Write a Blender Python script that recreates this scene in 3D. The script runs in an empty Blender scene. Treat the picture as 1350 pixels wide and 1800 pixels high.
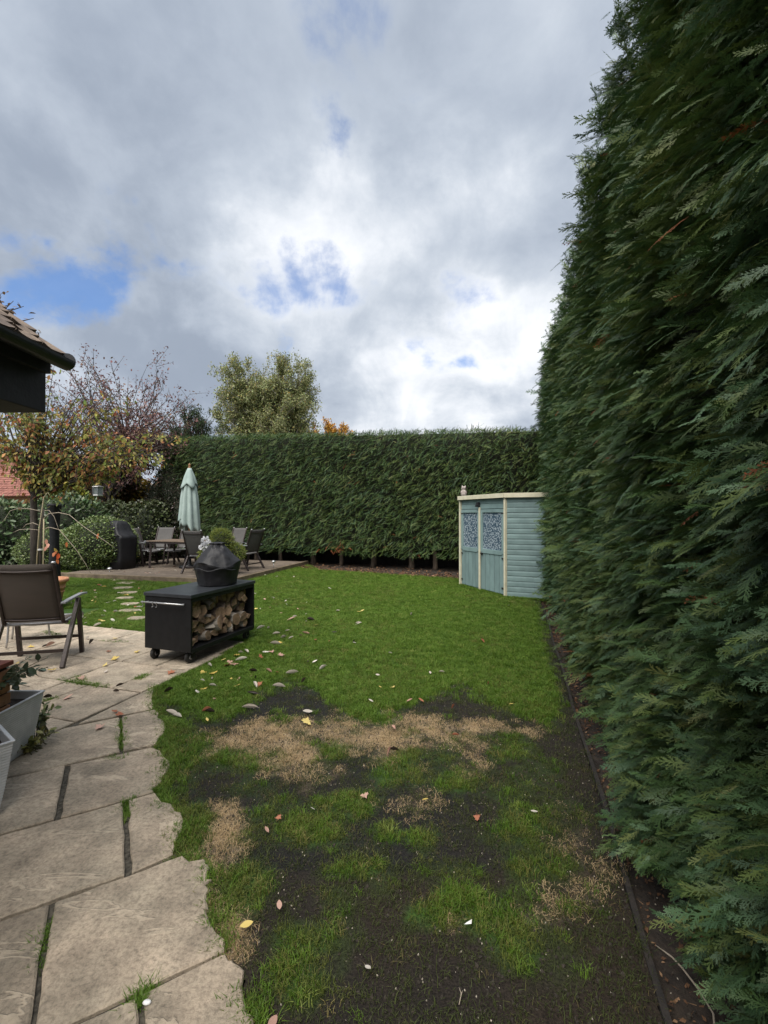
import bpy, math, random
import numpy as np
from mathutils import Vector, Matrix

RS = random.Random(7)
NR = np.random.default_rng(11)
F, CH, CX, HY = 798.0, 1.55, 675.0, 905.0       # focal length (px of the 1350 wide photo), eye height, centre column, horizon row
rad = math.radians
scene = bpy.context.scene
COL = scene.collection

# ------------------------------------------------------------------ camera
cam_d = bpy.data.cameras.new("camera")
cam_d.sensor_fit = 'VERTICAL'
cam_d.sensor_height = 24.0
cam_d.lens = 24.0 * F / 1800.0
cam_d.clip_start = 0.05
cam_d.clip_end = 2000
cam = bpy.data.objects.new("camera", cam_d)
cam.location = (0, 0, CH)
cam.rotation_euler = (rad(90) + math.atan((HY - 900) / F), 0, 0)
COL.objects.link(cam)
scene.camera = cam


def G(px, py, z=0.0):
    """photo pixel -> point on the horizontal plane z"""
    Y = F * (CH - z) / (py - HY)
    return ((px - CX) * Y / F, Y)


def P(px, py, Y):
    """photo pixel at a known distance"""
    return Vector(((px - CX) / F * Y, Y, CH - (py - HY) / F * Y))


# ------------------------------------------------------------------ world (cloudy daylight) and sun
SUN_EL, SUN_AZ = rad(58), rad(200)        # azimuth clockwise from +Y
SKY_GAIN = 0.64
world = bpy.data.worlds.new("World")
scene.world = world
world.use_nodes = True
wn, wl = world.node_tree.nodes, world.node_tree.links
wn.clear()


def wnode(t, **kw):
    n = wn.new(t)
    for k, v in kw.items():
        setattr(n, k, v)
    return n


def wmath(op, a, b=None, c=None, clamp=False):
    n = wnode('ShaderNodeMath', operation=op, use_clamp=clamp)
    for i, x in enumerate((a, b, c)):
        if x is None:
            continue
        if isinstance(x, (int, float)):
            n.inputs[i].default_value = x
        else:
            wl.new(x, n.inputs[i])
    return n.outputs[0]


sky = wnode('ShaderNodeTexSky', sky_type='NISHITA')
sky.sun_disc = False
sky.sun_elevation = SUN_EL
sky.sun_rotation = SUN_AZ
sky.air_density = 1.0
sky.dust_density = 0.6
tc = wnode('ShaderNodeTexCoord')
sep = wnode('ShaderNodeSeparateXYZ')
wl.new(tc.outputs['Generated'], sep.inputs[0])
zc = wmath('ADD', wmath('MAXIMUM', sep.outputs[2], 0.0), 0.22)
comb = wnode('ShaderNodeCombineXYZ')
wl.new(wmath('DIVIDE', sep.outputs[0], zc), comb.inputs[0])
wl.new(wmath('DIVIDE', sep.outputs[1], zc), comb.inputs[1])


def wnoise(scale, detail, rough, off, dist=0.0, src=None):
    m = wnode('ShaderNodeMapping')
    m.inputs['Location'].default_value = off
    wl.new(src or comb.outputs[0], m.inputs[0])
    n = wnode('ShaderNodeTexNoise')
    n.inputs['Scale'].default_value = scale
    n.inputs['Detail'].default_value = detail
    n.inputs['Roughness'].default_value = rough
    n.inputs['Distortion'].default_value = dist
    wl.new(m.outputs[0], n.inputs['Vector'])
    return n.outputs[0]


_wn = wnode('ShaderNodeTexNoise')
_wn.inputs['Scale'].default_value = 4.2
_wn.inputs['Detail'].default_value = 7
_wn.inputs['Roughness'].default_value = 0.58
wl.new(tc.outputs['Generated'], _wn.inputs['Vector'])
_ws = wnode('ShaderNodeVectorMath', operation='SUBTRACT')
wl.new(_wn.outputs['Color'], _ws.inputs[0])
_ws.inputs[1].default_value = (0.5, 0.5, 0.5)
_wm = wnode('ShaderNodeVectorMath', operation='MULTIPLY_ADD')
wl.new(_ws.outputs[0], _wm.inputs[0])
_wm.inputs[1].default_value = (0.42, 0.42, 0.42)
wl.new(tc.outputs['Generated'], _wm.inputs[2])
warped = _wm.outputs[0]                     # ragged cloud edges


def wblob(px, py, r, amp, sx=1.0):
    """soft round area of the sky around a direction (r in radians)"""
    d = Vector(((px - CX) / F, 1.0, -(py - HY) / F)).normalized()
    v = wnode('ShaderNodeVectorMath', operation='SUBTRACT')
    wl.new(warped, v.inputs[0])
    v.inputs[1].default_value = d
    s = wnode('ShaderNodeVectorMath', operation='MULTIPLY')
    wl.new(v.outputs[0], s.inputs[0])
    s.inputs[1].default_value = (1 / sx, 1, 1)
    ln = wnode('ShaderNodeVectorMath', operation='LENGTH')
    wl.new(s.outputs[0], ln.inputs[0])
    mr = wnode('ShaderNodeMapRange', interpolation_type='SMOOTHSTEP')
    mr.inputs['From Min'].default_value = 0
    mr.inputs['From Max'].default_value = r
    mr.inputs['To Min'].default_value = amp
    mr.inputs['To Max'].default_value = 0
    wl.new(ln.outputs['Value'], mr.inputs[0])
    return mr.outputs[0]


def wsum(*xs):
    o = xs[0]
    for x in xs[1:]:
        o = wmath('ADD', o, x)
    return o


n_big = wnoise(1.0, 9, 0.5, (3.1, 1.7, 0.0), 0.0)
n_det = wnoise(2.6, 8, 0.55, (7.3, 2.2, 4.0), 0.1)
n_soft = wnoise(0.7, 4, 0.45, (1.3, 5.2, 2.0), 0.0)
n_puff = wnoise(5.5, 8, 0.6, (2.0, 9.0, 1.0), 0.4, tc.outputs['Generated'])
# gaps of blue
gap = wsum(wmath('MULTIPLY', n_det, 0.6), wmath('MULTIPLY', n_puff, 0.5),
           wblob(60, 470, 0.18, 0.13, 1.5), wblob(190, 482, 0.17, 0.155, 1.8), wblob(610, 520, 0.13, 0.19, 1.6), wblob(690, 270, 0.12, 0.18, .8),
           wblob(770, 565, 0.12, 0.18, 1.6), wblob(520, 640, 0.10, 0.16, .7), wblob(930, 560, 0.16, 0.10, 1.5), wblob(620, 60, 0.26, 0.10, 0.8), wblob(480, 500, .1, .12, 1.5))
gr = wnode('ShaderNodeMapRange', interpolation_type='SMOOTHSTEP')
gr.inputs['From Min'].default_value = 0.66
gr.inputs['From Max'].default_value = 0.84
wl.new(gap, gr.inputs[0])
# cloud brightness
bri = wsum(wmath('MULTIPLY_ADD', n_big, 0.5, 0.645 - 0.25), wmath('MULTIPLY_ADD', n_det, 0.38, -0.19), wmath('MULTIPLY_ADD', n_soft, 0.4, -0.2), wmath('MULTIPLY', wmath('ADD', n_puff, -0.48), wmath('MULTIPLY_ADD', sep.outputs[2], -0.75, 0.78)),
           wblob(560, 330, 0.26, 0.08, 1.8), wblob(720, 415, 0.22, 0.14, 1.8), wblob(300, 515, 0.15, 0.16, 1.5), wblob(470, 535, 0.16, 0.16, 1.3), wblob(700, 640, 0.20, 0.11, 1.8),
           wblob(860, 600, 0.20, 0.12, 1.6), wblob(760, 720, 0.26, 0.11, 2.2), wblob(620, 470, .2, .06, 1.4),
           wblob(150, 400, 0.30, -0.14, 2.0), wblob(280, 600, 0.26, -0.12, 1.8), wblob(720, 490, 0.12, -0.14, 2.2), wblob(820, 660, .10, -.10, 2.0), wblob(600, 610, .12, -.10, 1.8),
           wblob(640, 80, 0.45, -0.10, 1.4), wblob(880, 250, .3, -.05, 1.2), wblob(120, 130, 0.45, -0.06, 1.4), wblob(560, 710, .14, -.08, 1.6))
cr = wnode('ShaderNodeValToRGB')
cr.color_ramp.interpolation = 'B_SPLINE'
els = cr.color_ramp.elements
els[0].position = 0.44
els[0].color = (0.19, 0.222, 0.275, 1)
els[1].position = 0.93
els[1].color = (0.66, 0.66, 0.67, 1)
for p, c in ((0.55, (0.26, 0.295, 0.35, 1)), (0.68, (0.345, 0.38, 0.43, 1)), (0.80, (0.50, 0.522, 0.555, 1))):
    e = els.new(p)
    e.color = c
wl.new(bri, cr.inputs[0])
skymul = wnode('ShaderNodeVectorMath', operation='MULTIPLY')
wl.new(sky.outputs[0], skymul.inputs[0])
skymul.inputs[1].default_value = (0.055, 0.078, 0.105)
mix = wnode('ShaderNodeMix', data_type='RGBA')
wl.new(wmath('MULTIPLY', gr.outputs[0], 0.8), mix.inputs['Factor'])
wl.new(cr.outputs[0], mix.inputs['A'])
wl.new(skymul.outputs[0], mix.inputs['B'])
bg = wnode('ShaderNodeBackground')
bg.inputs['Strength'].default_value = SKY_GAIN
wl.new(mix.outputs['Result'], bg.inputs[0])
wo = wnode('ShaderNodeOutputWorld')
wl.new(bg.outputs[0], wo.inputs[0])

sun_d = bpy.data.lights.new("sun", 'SUN')
sun_d.energy = 2.0
sun_d.angle = rad(55)
sun_d.color = (1.0, 0.95, 0.87)
sun = bpy.data.objects.new("sun", sun_d)
sdir = Vector((math.sin(SUN_AZ) * math.cos(SUN_EL), math.cos(SUN_AZ) * math.cos(SUN_EL), math.sin(SUN_EL)))
sun.rotation_euler = (-sdir).to_track_quat('-Z', 'Y').to_euler()
COL.objects.link(sun)

scene.view_settings.view_transform = 'Standard'
scene.view_settings.look = 'None'
scene.view_settings.exposure = 1.5
scene.view_settings.gamma = 1.0
scene.view_settings.use_curve_mapping = False
scene.render.engine = 'CYCLES'
scene.cycles.max_bounces = 4
scene.cycles.diffuse_bounces = 2
scene.cycles.transparent_max_bounces = 8


# ------------------------------------------------------------------ materials
def s2l(*c):
    return tuple(((x / 255 + 0.055) / 1.055) ** 2.4 if x / 255 > 0.04045 else x / 255 / 12.92 for x in c)


def material(name, c1, c2=None, scale=8.0, rough=0.7, bump=0.0, bscale=None, metallic=0.0, spread=(0.35, 0.65),
             rnd=0.0, stretch=(1, 1, 1), detail=6, spec=0.5, coat=0.0):
    """noise mix of two colours, optional bump and per-object brightness spread"""
    m = bpy.data.materials.new(name)
    m.use_nodes = True
    n, l = m.node_tree.nodes, m.node_tree.links
    b = n['Principled BSDF']
    b.inputs['Roughness'].default_value = rough
    b.inputs['Metallic'].default_value = metallic
    b.inputs['Specular IOR Level'].default_value = spec
    if coat:
        b.inputs['Coat Weight'].default_value = coat
    t = n.new('ShaderNodeTexCoord')
    mp = n.new('ShaderNodeMapping')
    mp.inputs['Scale'].default_value = stretch
    l.new(t.outputs['Object'], mp.inputs[0])
    if rnd:
        oi = n.new('ShaderNodeObjectInfo')
        cx = n.new('ShaderNodeCombineXYZ')
        mm = n.new('ShaderNodeMath')
        mm.operation = 'MULTIPLY'
        mm.inputs[1].default_value = 37.0
        l.new(oi.outputs['Random'], mm.inputs[0])
        for i in range(3):
            l.new(mm.outputs[0], cx.inputs[i])
        l.new(cx.outputs[0], mp.inputs['Location'])
    src = None
    if c2 is not None:
        no = n.new('ShaderNodeTexNoise')
        no.inputs['Scale'].default_value = scale
        no.inputs['Detail'].default_value = detail
        no.inputs['Roughness'].default_value = 0.6
        l.new(mp.outputs[0], no.inputs['Vector'])
        mr = n.new('ShaderNodeMapRange')
        mr.inputs['From Min'].default_value = spread[0]
        mr.inputs['From Max'].default_value = spread[1]
        l.new(no.outputs[0], mr.inputs[0])
        mx = n.new('ShaderNodeMix')
        mx.data_type = 'RGBA'
        mx.inputs['A'].default_value = (*c1, 1)
        mx.inputs['B'].default_value = (*c2, 1)
        l.new(mr.outputs[0], mx.inputs['Factor'])
        src = mx.outputs['Result']
    else:
        rgb = n.new('ShaderNodeRGB')
        rgb.outputs[0].default_value = (*c1, 1)
        src = rgb.outputs[0]
    if rnd:
        mr2 = n.new('ShaderNodeMapRange')
        mr2.inputs['To Min'].default_value = 1 - rnd
        mr2.inputs['To Max'].default_value = 1 + rnd
        l.new(oi.outputs['Random'], mr2.inputs[0])
        vm = n.new('ShaderNodeVectorMath')
        vm.operation = 'SCALE'
        l.new(src, vm.inputs[0])
        l.new(mr2.outputs[0], vm.inputs['Scale'])
        src = vm.outputs[0]
    l.new(src, b.inputs['Base Color'])
    if bump:
        nb = n.new('ShaderNodeTexNoise')
        nb.inputs['Scale'].default_value = bscale or scale * 3
        nb.inputs['Detail'].default_value = 5
        l.new(mp.outputs[0], nb.inputs['Vector'])
        bn = n.new('ShaderNodeBump')
        bn.inputs['Strength'].default_value = 1.0
        bn.inputs['Distance'].default_value = bump
        l.new(nb.outputs[0], bn.inputs['Height'])
        l.new(bn.outputs[0], b.inputs['Normal'])
    return m


def leaf_material(name, c1, c2, c3=None, mode='instance', trans=0.3, rough=0.5, spec=0.35):
    """foliage: colour picked per instance / per object (random) or from the 'col' attribute; partly translucent"""
    m = bpy.data.materials.new(name)
    m.use_nodes = True
    n, l = m.node_tree.nodes, m.node_tree.links
    b = n['Principled BSDF']
    b.inputs['Roughness'].default_value = rough
    b.inputs['Specular IOR Level'].default_value = spec
    if mode == 'attr':
        a = n.new('ShaderNodeAttribute')
        a.attribute_name = 'col'
        src = a.outputs['Color']
    else:
        oi = n.new('ShaderNodeObjectInfo')
        r = n.new('ShaderNodeValToRGB')
        e = r.color_ramp.elements
        e[0].color = (*c1, 1)
        e[1].color = (*c2, 1)
        if c3:
            k = e.new(0.9)
            k.color = (*c2, 1)
            e[-1].color = (*c3, 1)
        l.new(oi.outputs['Random'], r.inputs[0])
        src = r.outputs[0]
    l.new(src, b.inputs['Base Color'])
    tr = n.new('ShaderNodeBsdfTranslucent')
    l.new(src, tr.inputs[0])
    ms = n.new('ShaderNodeMixShader')
    ms.inputs[0].default_value = trans
    l.new(b.outputs[0], ms.inputs[1])
    l.new(tr.outputs[0], ms.inputs[2])
    l.new(ms.outputs[0], n['Material Output'].inputs[0])
    return m


# ------------------------------------------------------------------ mesh helpers
class MB:
    """collects simple shapes; build() links them as one mesh object"""
    def __init__(self):
        self.v, self.f = [], []

    def add(self, vs, fs):
        o = len(self.v)
        self.v += [tuple(x) for x in vs]
        self.f += [tuple(i + o for i in f) for f in fs]
        return self

    def box(self, c, s, rz=0.0, M=None):
        R = M or Matrix.Rotation(rz, 3, 'Z')
        vs = []
        for z in (-.5, .5):
            for x, y in ((-.5, -.5), (.5, -.5), (.5, .5), (-.5, .5)):
                vs.append(Vector(c) + R @ Vector((x * s[0], y * s[1], z * s[2])))
        return self.add(vs, [(3, 2, 1, 0), (4, 5, 6, 7), (0, 1, 5, 4), (1, 2, 6, 5), (2, 3, 7, 6), (3, 0, 4, 7)])

    def bar(self, a, b, w, h, up=(0, 0, 1)):
        """rectangular bar from a to b"""
        a, b = Vector(a), Vector(b)
        d = (b - a).normalized()
        s = d.cross(Vector(up))
        if s.length < 1e-4:
            s = d.cross(Vector((1, 0, 0)))
        s.normalize()
        u = s.cross(d)
        vs = []
        for p in (a, b):
            for i, j in ((-1, -1), (1, -1), (1, 1), (-1, 1)):
                vs.append(p + s * (i * w / 2) + u * (j * h / 2))
        return self.add(vs, [(0, 1, 2, 3), (7, 6, 5, 4), (0, 4, 5, 1), (1, 5, 6, 2), (2, 6, 7, 3), (3, 7, 4, 0)])

    def tube(self, pts, r, n=8, cap=True):
        pts = [Vector(p) for p in pts]
        if not hasattr(r, '__len__'):
            r = [r] * len(pts)
        vs, fs = [], []
        prev = None
        for i, p in enumerate(pts):
            d = (pts[min(i + 1, len(pts) - 1)] - pts[max(i - 1, 0)])
            d = d.normalized() if d.length > 1e-9 else Vector((0, 0, 1))
            s = d.cross(Vector((0, 0, 1))) if prev is None else prev - d * prev.dot(d)
            if s.length < 1e-3:
                s = d.cross(Vector((1, 0, 0)))
            s.normalize()
            prev = s
            u = d.cross(s)
            for k in range(n):
                a = 2 * math.pi * k / n
                vs.append(p + (s * math.cos(a) + u * math.sin(a)) * r[i])
        for i in range(len(pts) - 1):
            for k in range(n):
                k2 = (k + 1) % n
                fs.append((i * n + k, i * n + k2, (i + 1) * n + k2, (i + 1) * n + k))
        if cap:
            fs.append(tuple(reversed(range(n))))
            fs.append(tuple(range((len(pts) - 1) * n, len(pts) * n)))
        return self.add(vs, fs)

    def lathe(self, prof, n=24, c=(0, 0, 0), sx=1.0, sy=1.0, wob=None):
        vs, fs = [], []
        for i, (r, z) in enumerate(prof):
            for k in range(n):
                a = 2 * math.pi * k / n
                rr = r * (wob(a, i, z) if wob else 1)
                vs.append((c[0] + rr * math.cos(a) * sx, c[1] + rr * math.sin(a) * sy, c[2] + z))
        for i in range(len(prof) - 1):
            for k in range(n):
                k2 = (k + 1) % n
                fs.append((i * n + k, i * n + k2, (i + 1) * n + k2, (i + 1) * n + k))
        fs.append(tuple(reversed(range(n))))
        fs.append(tuple(range((len(prof) - 1) * n, len(prof) * n)))
        return self.add(vs, fs)

    def prism(self, poly, z0, z1, inset=0.0):
        """vertical prism over a polygon (counter-clockwise), top edge chamfered by inset"""
        n = len(poly)
        c = (sum(p[0] for p in poly) / n, sum(p[1] for p in poly) / n)
        vs = [(x, y, z0) for x, y in poly]
        if inset:
            vs += [(x, y, z1 - inset) for x, y in poly]
            for x, y in poly:
                d = math.hypot(c[0] - x, c[1] - y) or 1
                vs.append((x + (c[0] - x) / d * inset * 1.3, y + (c[1] - y) / d * inset * 1.3, z1))
            L = 3
        else:
            vs += [(x, y, z1) for x, y in poly]
            L = 2
        fs = []
        for k in range(L - 1):
            for i in range(n):
                j = (i + 1) % n
                fs.append((k * n + i, k * n + j, (k + 1) * n + j, (k + 1) * n + i))
        fs.append(tuple(range((L - 1) * n, L * n)))
        fs.append(tuple(reversed(range(n))))
        return self.add(vs, fs)

    def build(self, name, mat, parent=None, smooth=False, bevel=0.0, world=False, loc=None, rot=None):
        me = bpy.data.meshes.new(name)
        v = self.v
        if world and parent is not None:
            o = parent.location
            v = [(x - o.x, y - o.y, z - o.z) for x, y, z in v]
        me.from_pydata(v, [], self.f)
        me.update()
        if smooth:
            me.polygons.foreach_set('use_smooth', [True] * len(me.polygons))
        if mat:
            me.materials.append(mat)
        o = bpy.data.objects.new(name, me)
        COL.objects.link(o)
        if parent is not None:
            o.parent = parent
        if loc is not None:
            o.location = loc
        if rot is not None:
            o.rotation_euler = rot
        if bevel:
            b = o.modifiers.new('bevel', 'BEVEL')
            b.width = bevel
            b.segments = 2
            b.limit_method = 'ANGLE'
            b.angle_limit = rad(40)
        return o


def tag(o, label=None, cat=None, group=None, kind=None):
    for k, v in (('label', label), ('category', cat), ('group', group), ('kind', kind)):
        if v:
            o[k] = v
    return o


def empty(name, loc=(0, 0, 0), rz=0.0):
    o = bpy.data.objects.new(name, None)
    o.empty_display_size = 0.1
    COL.objects.link(o)
    o.location = loc
    o.rotation_euler = (0, 0, rz)
    return o


def copy_tree(o, parent=None):
    c = o.copy()
    COL.objects.link(c)
    c.parent = parent
    for ch in list(o.children):
        copy_tree(ch, c)
    return c


def np_mesh(name, V, Fc, mat, parent=None, smooth=False, col=None):
    """mesh from arrays; Fc (m,k)"""
    me = bpy.data.meshes.new(name)
    V = np.asarray(V, dtype=np.float32)
    Fc = np.asarray(Fc, dtype=np.int32)
    m, k = Fc.shape
    me.vertices.add(len(V))
    me.vertices.foreach_set('co', V.ravel())
    me.loops.add(m * k)
    me.loops.foreach_set('vertex_index', Fc.ravel())
    me.polygons.add(m)
    me.polygons.foreach_set('loop_start', np.arange(0, m * k, k, dtype=np.int32))
    me.polygons.foreach_set('loop_total', np.full(m, k, dtype=np.int32))
    if smooth:
        me.polygons.foreach_set('use_smooth', np.ones(m, dtype=bool))
    me.update(calc_edges=True)
    if col is not None:
        a = me.attributes.new('col', 'FLOAT_COLOR', 'POINT')
        a.data.foreach_set('color', np.c_[col, np.ones(len(col))].astype(np.float32).ravel())
    if mat:
        me.materials.append(mat)
    o = bpy.data.objects.new(name, me)
    COL.objects.link(o)
    if parent is not None:
        o.parent = parent
    return o


def unit(a):
    return a / np.maximum(np.linalg.norm(a, axis=-1, keepdims=True), 1e-9)


def frames(D, N):
    """rotation matrices with x along D, z near N"""
    x = unit(D)
    y = unit(np.cross(N, x))
    z = np.cross(x, y)
    return np.stack([x, y, z], axis=-1)


def eulers(R):
    sy = -R[:, 2, 0]
    b = np.arcsin(np.clip(sy, -1, 1))
    a = np.arctan2(R[:, 2, 1], R[:, 2, 2])
    c = np.arctan2(R[:, 1, 0], R[:, 0, 0])
    return np.stack([a, b, c], axis=-1)


_groups = {}


def proto_collection(name, meshes):
    c = bpy.data.collections.new(name)
    for i, me in enumerate(meshes):
        o = bpy.data.objects.new("%s_%02d" % (name, i), me)
        c.objects.link(o)
    return c


def scatter_group(coll):
    if coll.name in _groups:
        return _groups[coll.name]
    g = bpy.data.node_groups.new('scatter_' + coll.name, 'GeometryNodeTree')
    g.interface.new_socket('Geometry', in_out='INPUT', socket_type='NodeSocketGeometry')
    g.interface.new_socket('Geometry', in_out='OUTPUT', socket_type='NodeSocketGeometry')
    n, l = g.nodes, g.links
    gi, go = n.new('NodeGroupInput'), n.new('NodeGroupOutput')
    ci = n.new('GeometryNodeCollectionInfo')
    ci.inputs['Collection'].default_value = coll
    ci.inputs['Separate Children'].default_value = True
    ci.inputs['Reset Children'].default_value = True
    ip = n.new('GeometryNodeInstanceOnPoints')
    ip.inputs['Pick Instance'].default_value = True

    def attr(name, t):
        a = n.new('GeometryNodeInputNamedAttribute')
        a.data_type = t
        a.inputs['Name'].default_value = name
        return a.outputs['Attribute']
    e = n.new('FunctionNodeEulerToRotation')
    l.new(attr('rot', 'FLOAT_VECTOR'), e.inputs[0])
    l.new(gi.outputs[0], ip.inputs['Points'])
    l.new(ci.outputs[0], ip.inputs['Instance'])
    l.new(attr('pick', 'INT'), ip.inputs['Instance Index'])
    l.new(e.outputs[0], ip.inputs['Rotation'])
    l.new(attr('scl', 'FLOAT'), ip.inputs['Scale'])
    l.new(ip.outputs[0], go.inputs[0])
    _groups[coll.name] = g
    return g


def scatter(name, pts, rot, scl, pick, coll, parent=None):
    me = bpy.data.meshes.new(name)
    me.vertices.add(len(pts))
    me.vertices.foreach_set('co', np.asarray(pts, dtype=np.float32).ravel())
    a = me.attributes.new('rot', 'FLOAT_VECTOR', 'POINT')
    a.data.foreach_set('vector', np.asarray(rot, dtype=np.float32).ravel())
    a = me.attributes.new('scl', 'FLOAT', 'POINT')
    a.data.foreach_set('value', np.asarray(scl, dtype=np.float32))
    a = me.attributes.new('pick', 'INT', 'POINT')
    a.data.foreach_set('value', np.asarray(pick, dtype=np.int32))
    me.update()
    o = bpy.data.objects.new(name, me)
    COL.objects.link(o)
    if parent is not None:
        o.parent = parent
    md = o.modifiers.new('scatter', 'NODES')
    md.node_group = scatter_group(coll)
    return o


def raw_mesh(name, V, Fc, mat, smooth=False):
    me = bpy.data.meshes.new(name)
    me.from_pydata([tuple(map(float, v)) for v in V], [], [tuple(map(int, f)) for f in Fc])
    me.materials.append(mat)
    if smooth:
        me.polygons.foreach_set('use_smooth', [True] * len(me.polygons))
    me.update()
    return me


def vnoise(x, y, seed=0, octaves=4, freq=1.0):
    """value noise, 0..1"""
    out = np.zeros_like(x, dtype=float)
    amp, tot = 1.0, 0.0
    for o in range(octaves):
        fx, fy = x * freq, y * freq
        ix, iy = np.floor(fx).astype(np.int64), np.floor(fy).astype(np.int64)
        tx, ty = fx - ix, fy - iy
        tx, ty = tx * tx * (3 - 2 * tx), ty * ty * (3 - 2 * ty)

        def h(i, j):
            k = (i * 374761393 + j * 668265263 + (seed + o * 17) * 2147483647) & 0xffffffff
            k = ((k ^ (k >> 13)) * 1274126177) & 0xffffffff
            return ((k ^ (k >> 16)) & 0xffff) / 65535.0
        out += amp * ((h(ix, iy) * (1 - tx) + h(ix + 1, iy) * tx) * (1 - ty) + (h(ix, iy + 1) * (1 - tx) + h(ix + 1, iy + 1) * tx) * ty)
        tot += amp
        amp *= 0.5
        freq *= 2.03
    return out / tot


def inside(x, y, poly):
    """vectorised point in polygon"""
    r = np.zeros(x.shape, dtype=bool)
    n = len(poly)
    for i in range(n):
        x1, y1 = poly[i]
        x2, y2 = poly[(i + 1) % n]
        c = ((y1 > y) != (y2 > y)) & (x < (x2 - x1) * (y - y1) / ((y2 - y1) or 1e-9) + x1)
        r ^= c
    return r


# ------------------------------------------------------------------ garden axes and outlines
GA = rad(18.0)
U = Vector((math.sin(GA), math.cos(GA)))            # away from the house
Vv = Vector((math.cos(GA), -math.sin(GA)))          # to the right, across the garden


def uv(u, v):
    return (U.x * u + Vv.x * v, U.y * u + Vv.y * v)


LA = rad(30.5)
A2 = Vector((math.cos(LA), math.sin(LA)))
B2 = Vector((-math.sin(LA), math.cos(LA)))


def ab(a, b):
    return (A2.x * a + B2.x * b, A2.y * a + B2.y * b)


def edge_x(y):                                       # lawn edging along the right hedge
    return 0.45 + 0.289 * y


# ================================================================== GROUND
m_soil = material('soil', (0.017, 0.012, 0.009), (0.040, 0.029, 0.021), 14, 0.95, 0.02, 40)
gmb = MB()
gmb.add([(-300, -300, -.09), (300, -300, -.09), (300, 300, -.09), (-300, 300, -.09)], [(0, 1, 2, 3)])
ground = gmb.build('ground', material('ground_earth', (0.03, 0.028, 0.018), (0.05, 0.055, 0.025), 3, 0.95))
tag(ground, kind='structure')

# patio outline (paving meets lawn)
PATIO_EDGE = [G(*p) for p in ((443, 1800), (427, 1740), (412, 1695), (396, 1677), (372, 1627), (364, 1580), (374, 1550), (371, 1531), (322, 1509),
                              (304, 1503), (312, 1480), (322, 1450), (310, 1430), (273, 1397), (284, 1372), (303, 1345), (276, 1316),
                              (293, 1283), (288, 1270), (272, 1251), (268, 1230), (273, 1210))]
PATIO_EDGE = [PATIO_EDGE[0]] + [tuple(.7 * b[i] + .15 * (a[i] + c[i]) for i in (0, 1)) for a, b, c in zip(PATIO_EDGE, PATIO_EDGE[1:], PATIO_EDGE[2:])] + [PATIO_EDGE[-1]]
u47 = uv(4.72, -3.30)
PATIO_POLY = [(-0.45, -1.6), (-0.6, 0.8)] + PATIO_EDGE + [uv(3.7, -3.20), u47, uv(4.72, -9.0), uv(-1.0, -6.0)]

# ---- lawn sheet
FAR_EDGE = [G(535, 993), G(560, 1004), G(680, 1011), G(800, 1019)]
shed_R = Vector(G(889, 1050))
shed_L = Vector(G(810, 1029))


def far_y(x):
    pts = [(-12.0, 16.0), (-2.6, 13.4)] + [FAR_EDGE[1], FAR_EDGE[2], FAR_EDGE[3], (2.6, 10.4), (6, 9.5)]
    return np.interp(x, [p[0] for p in pts], [p[1] for p in pts])


GREEN = [(320, 1335, 55, 55, .9), (300, 1290, 45, 40, .9), (345, 1440, 34, 50, 1), (535, 1449, 78, 34, .9), (611, 1529, 54, 24, .9), (447, 1569, 62, 56, .85),
         (535, 1711, 62, 52, 1), (549, 1649, 66, 34, .8), (758, 1613, 66, 40, 1), (824, 1578, 84, 32, 1), (882, 1622, 72, 50, .95),
         (935, 1680, 56, 36, .8), (682, 1462, 38, 16, .9), (758, 1462, 54, 26, .7), (629, 1413, 92, 24, .85), (691, 1347, 64, 38, .75),
         (802, 1360, 66, 38, .85), (580, 1324, 34, 26, .8), (402, 1333, 54, 22, .9), (927, 1449, 72, 36, .75), (944, 1511, 66, 42, .7),
         (460, 1422, 52, 20, .6), (780, 1520, 92, 32, .5), (985, 1592, 16, 22, .9), (890, 1320, 60, 30, .6), (1000, 1440, 60, 60, .45),
         (930, 1380, 70, 40, .5), (1020, 1560, 40, 60, .35), (640, 1480, 30, 20, .3), (470, 1345, 40, 22, .5)]
STRAW = [(600, 1298, 290, 40, .55), (490, 1320, 74, 46, 1), (405, 1298, 56, 28, 1), (558, 1262, 36, 18, .8), (642, 1258, 44, 16, .9), (713, 1302, 50, 30, 1),
         (753, 1285, 62, 18, 1), (860, 1280, 54, 22, 1), (400, 1450, 40, 44, .9), (385, 1505, 46, 44, .8), (400, 1640, 44, 48, .8),
         (802, 1627, 32, 26, .8), (620, 1305, 50, 20, .7), (540, 1370, 60, 26, .5), (700, 1400, 90, 40, .25), (380, 1590, 20, 40, .8),
         (940, 1290, 40, 14, .5), (950, 1600, 60, 60, .3), (360, 1320, 30, 16, .6), (820, 1330, 40, 14, .5), (970, 1220, 26, 22, .35), (1010, 1500, 50, 90, .3)]


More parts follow.
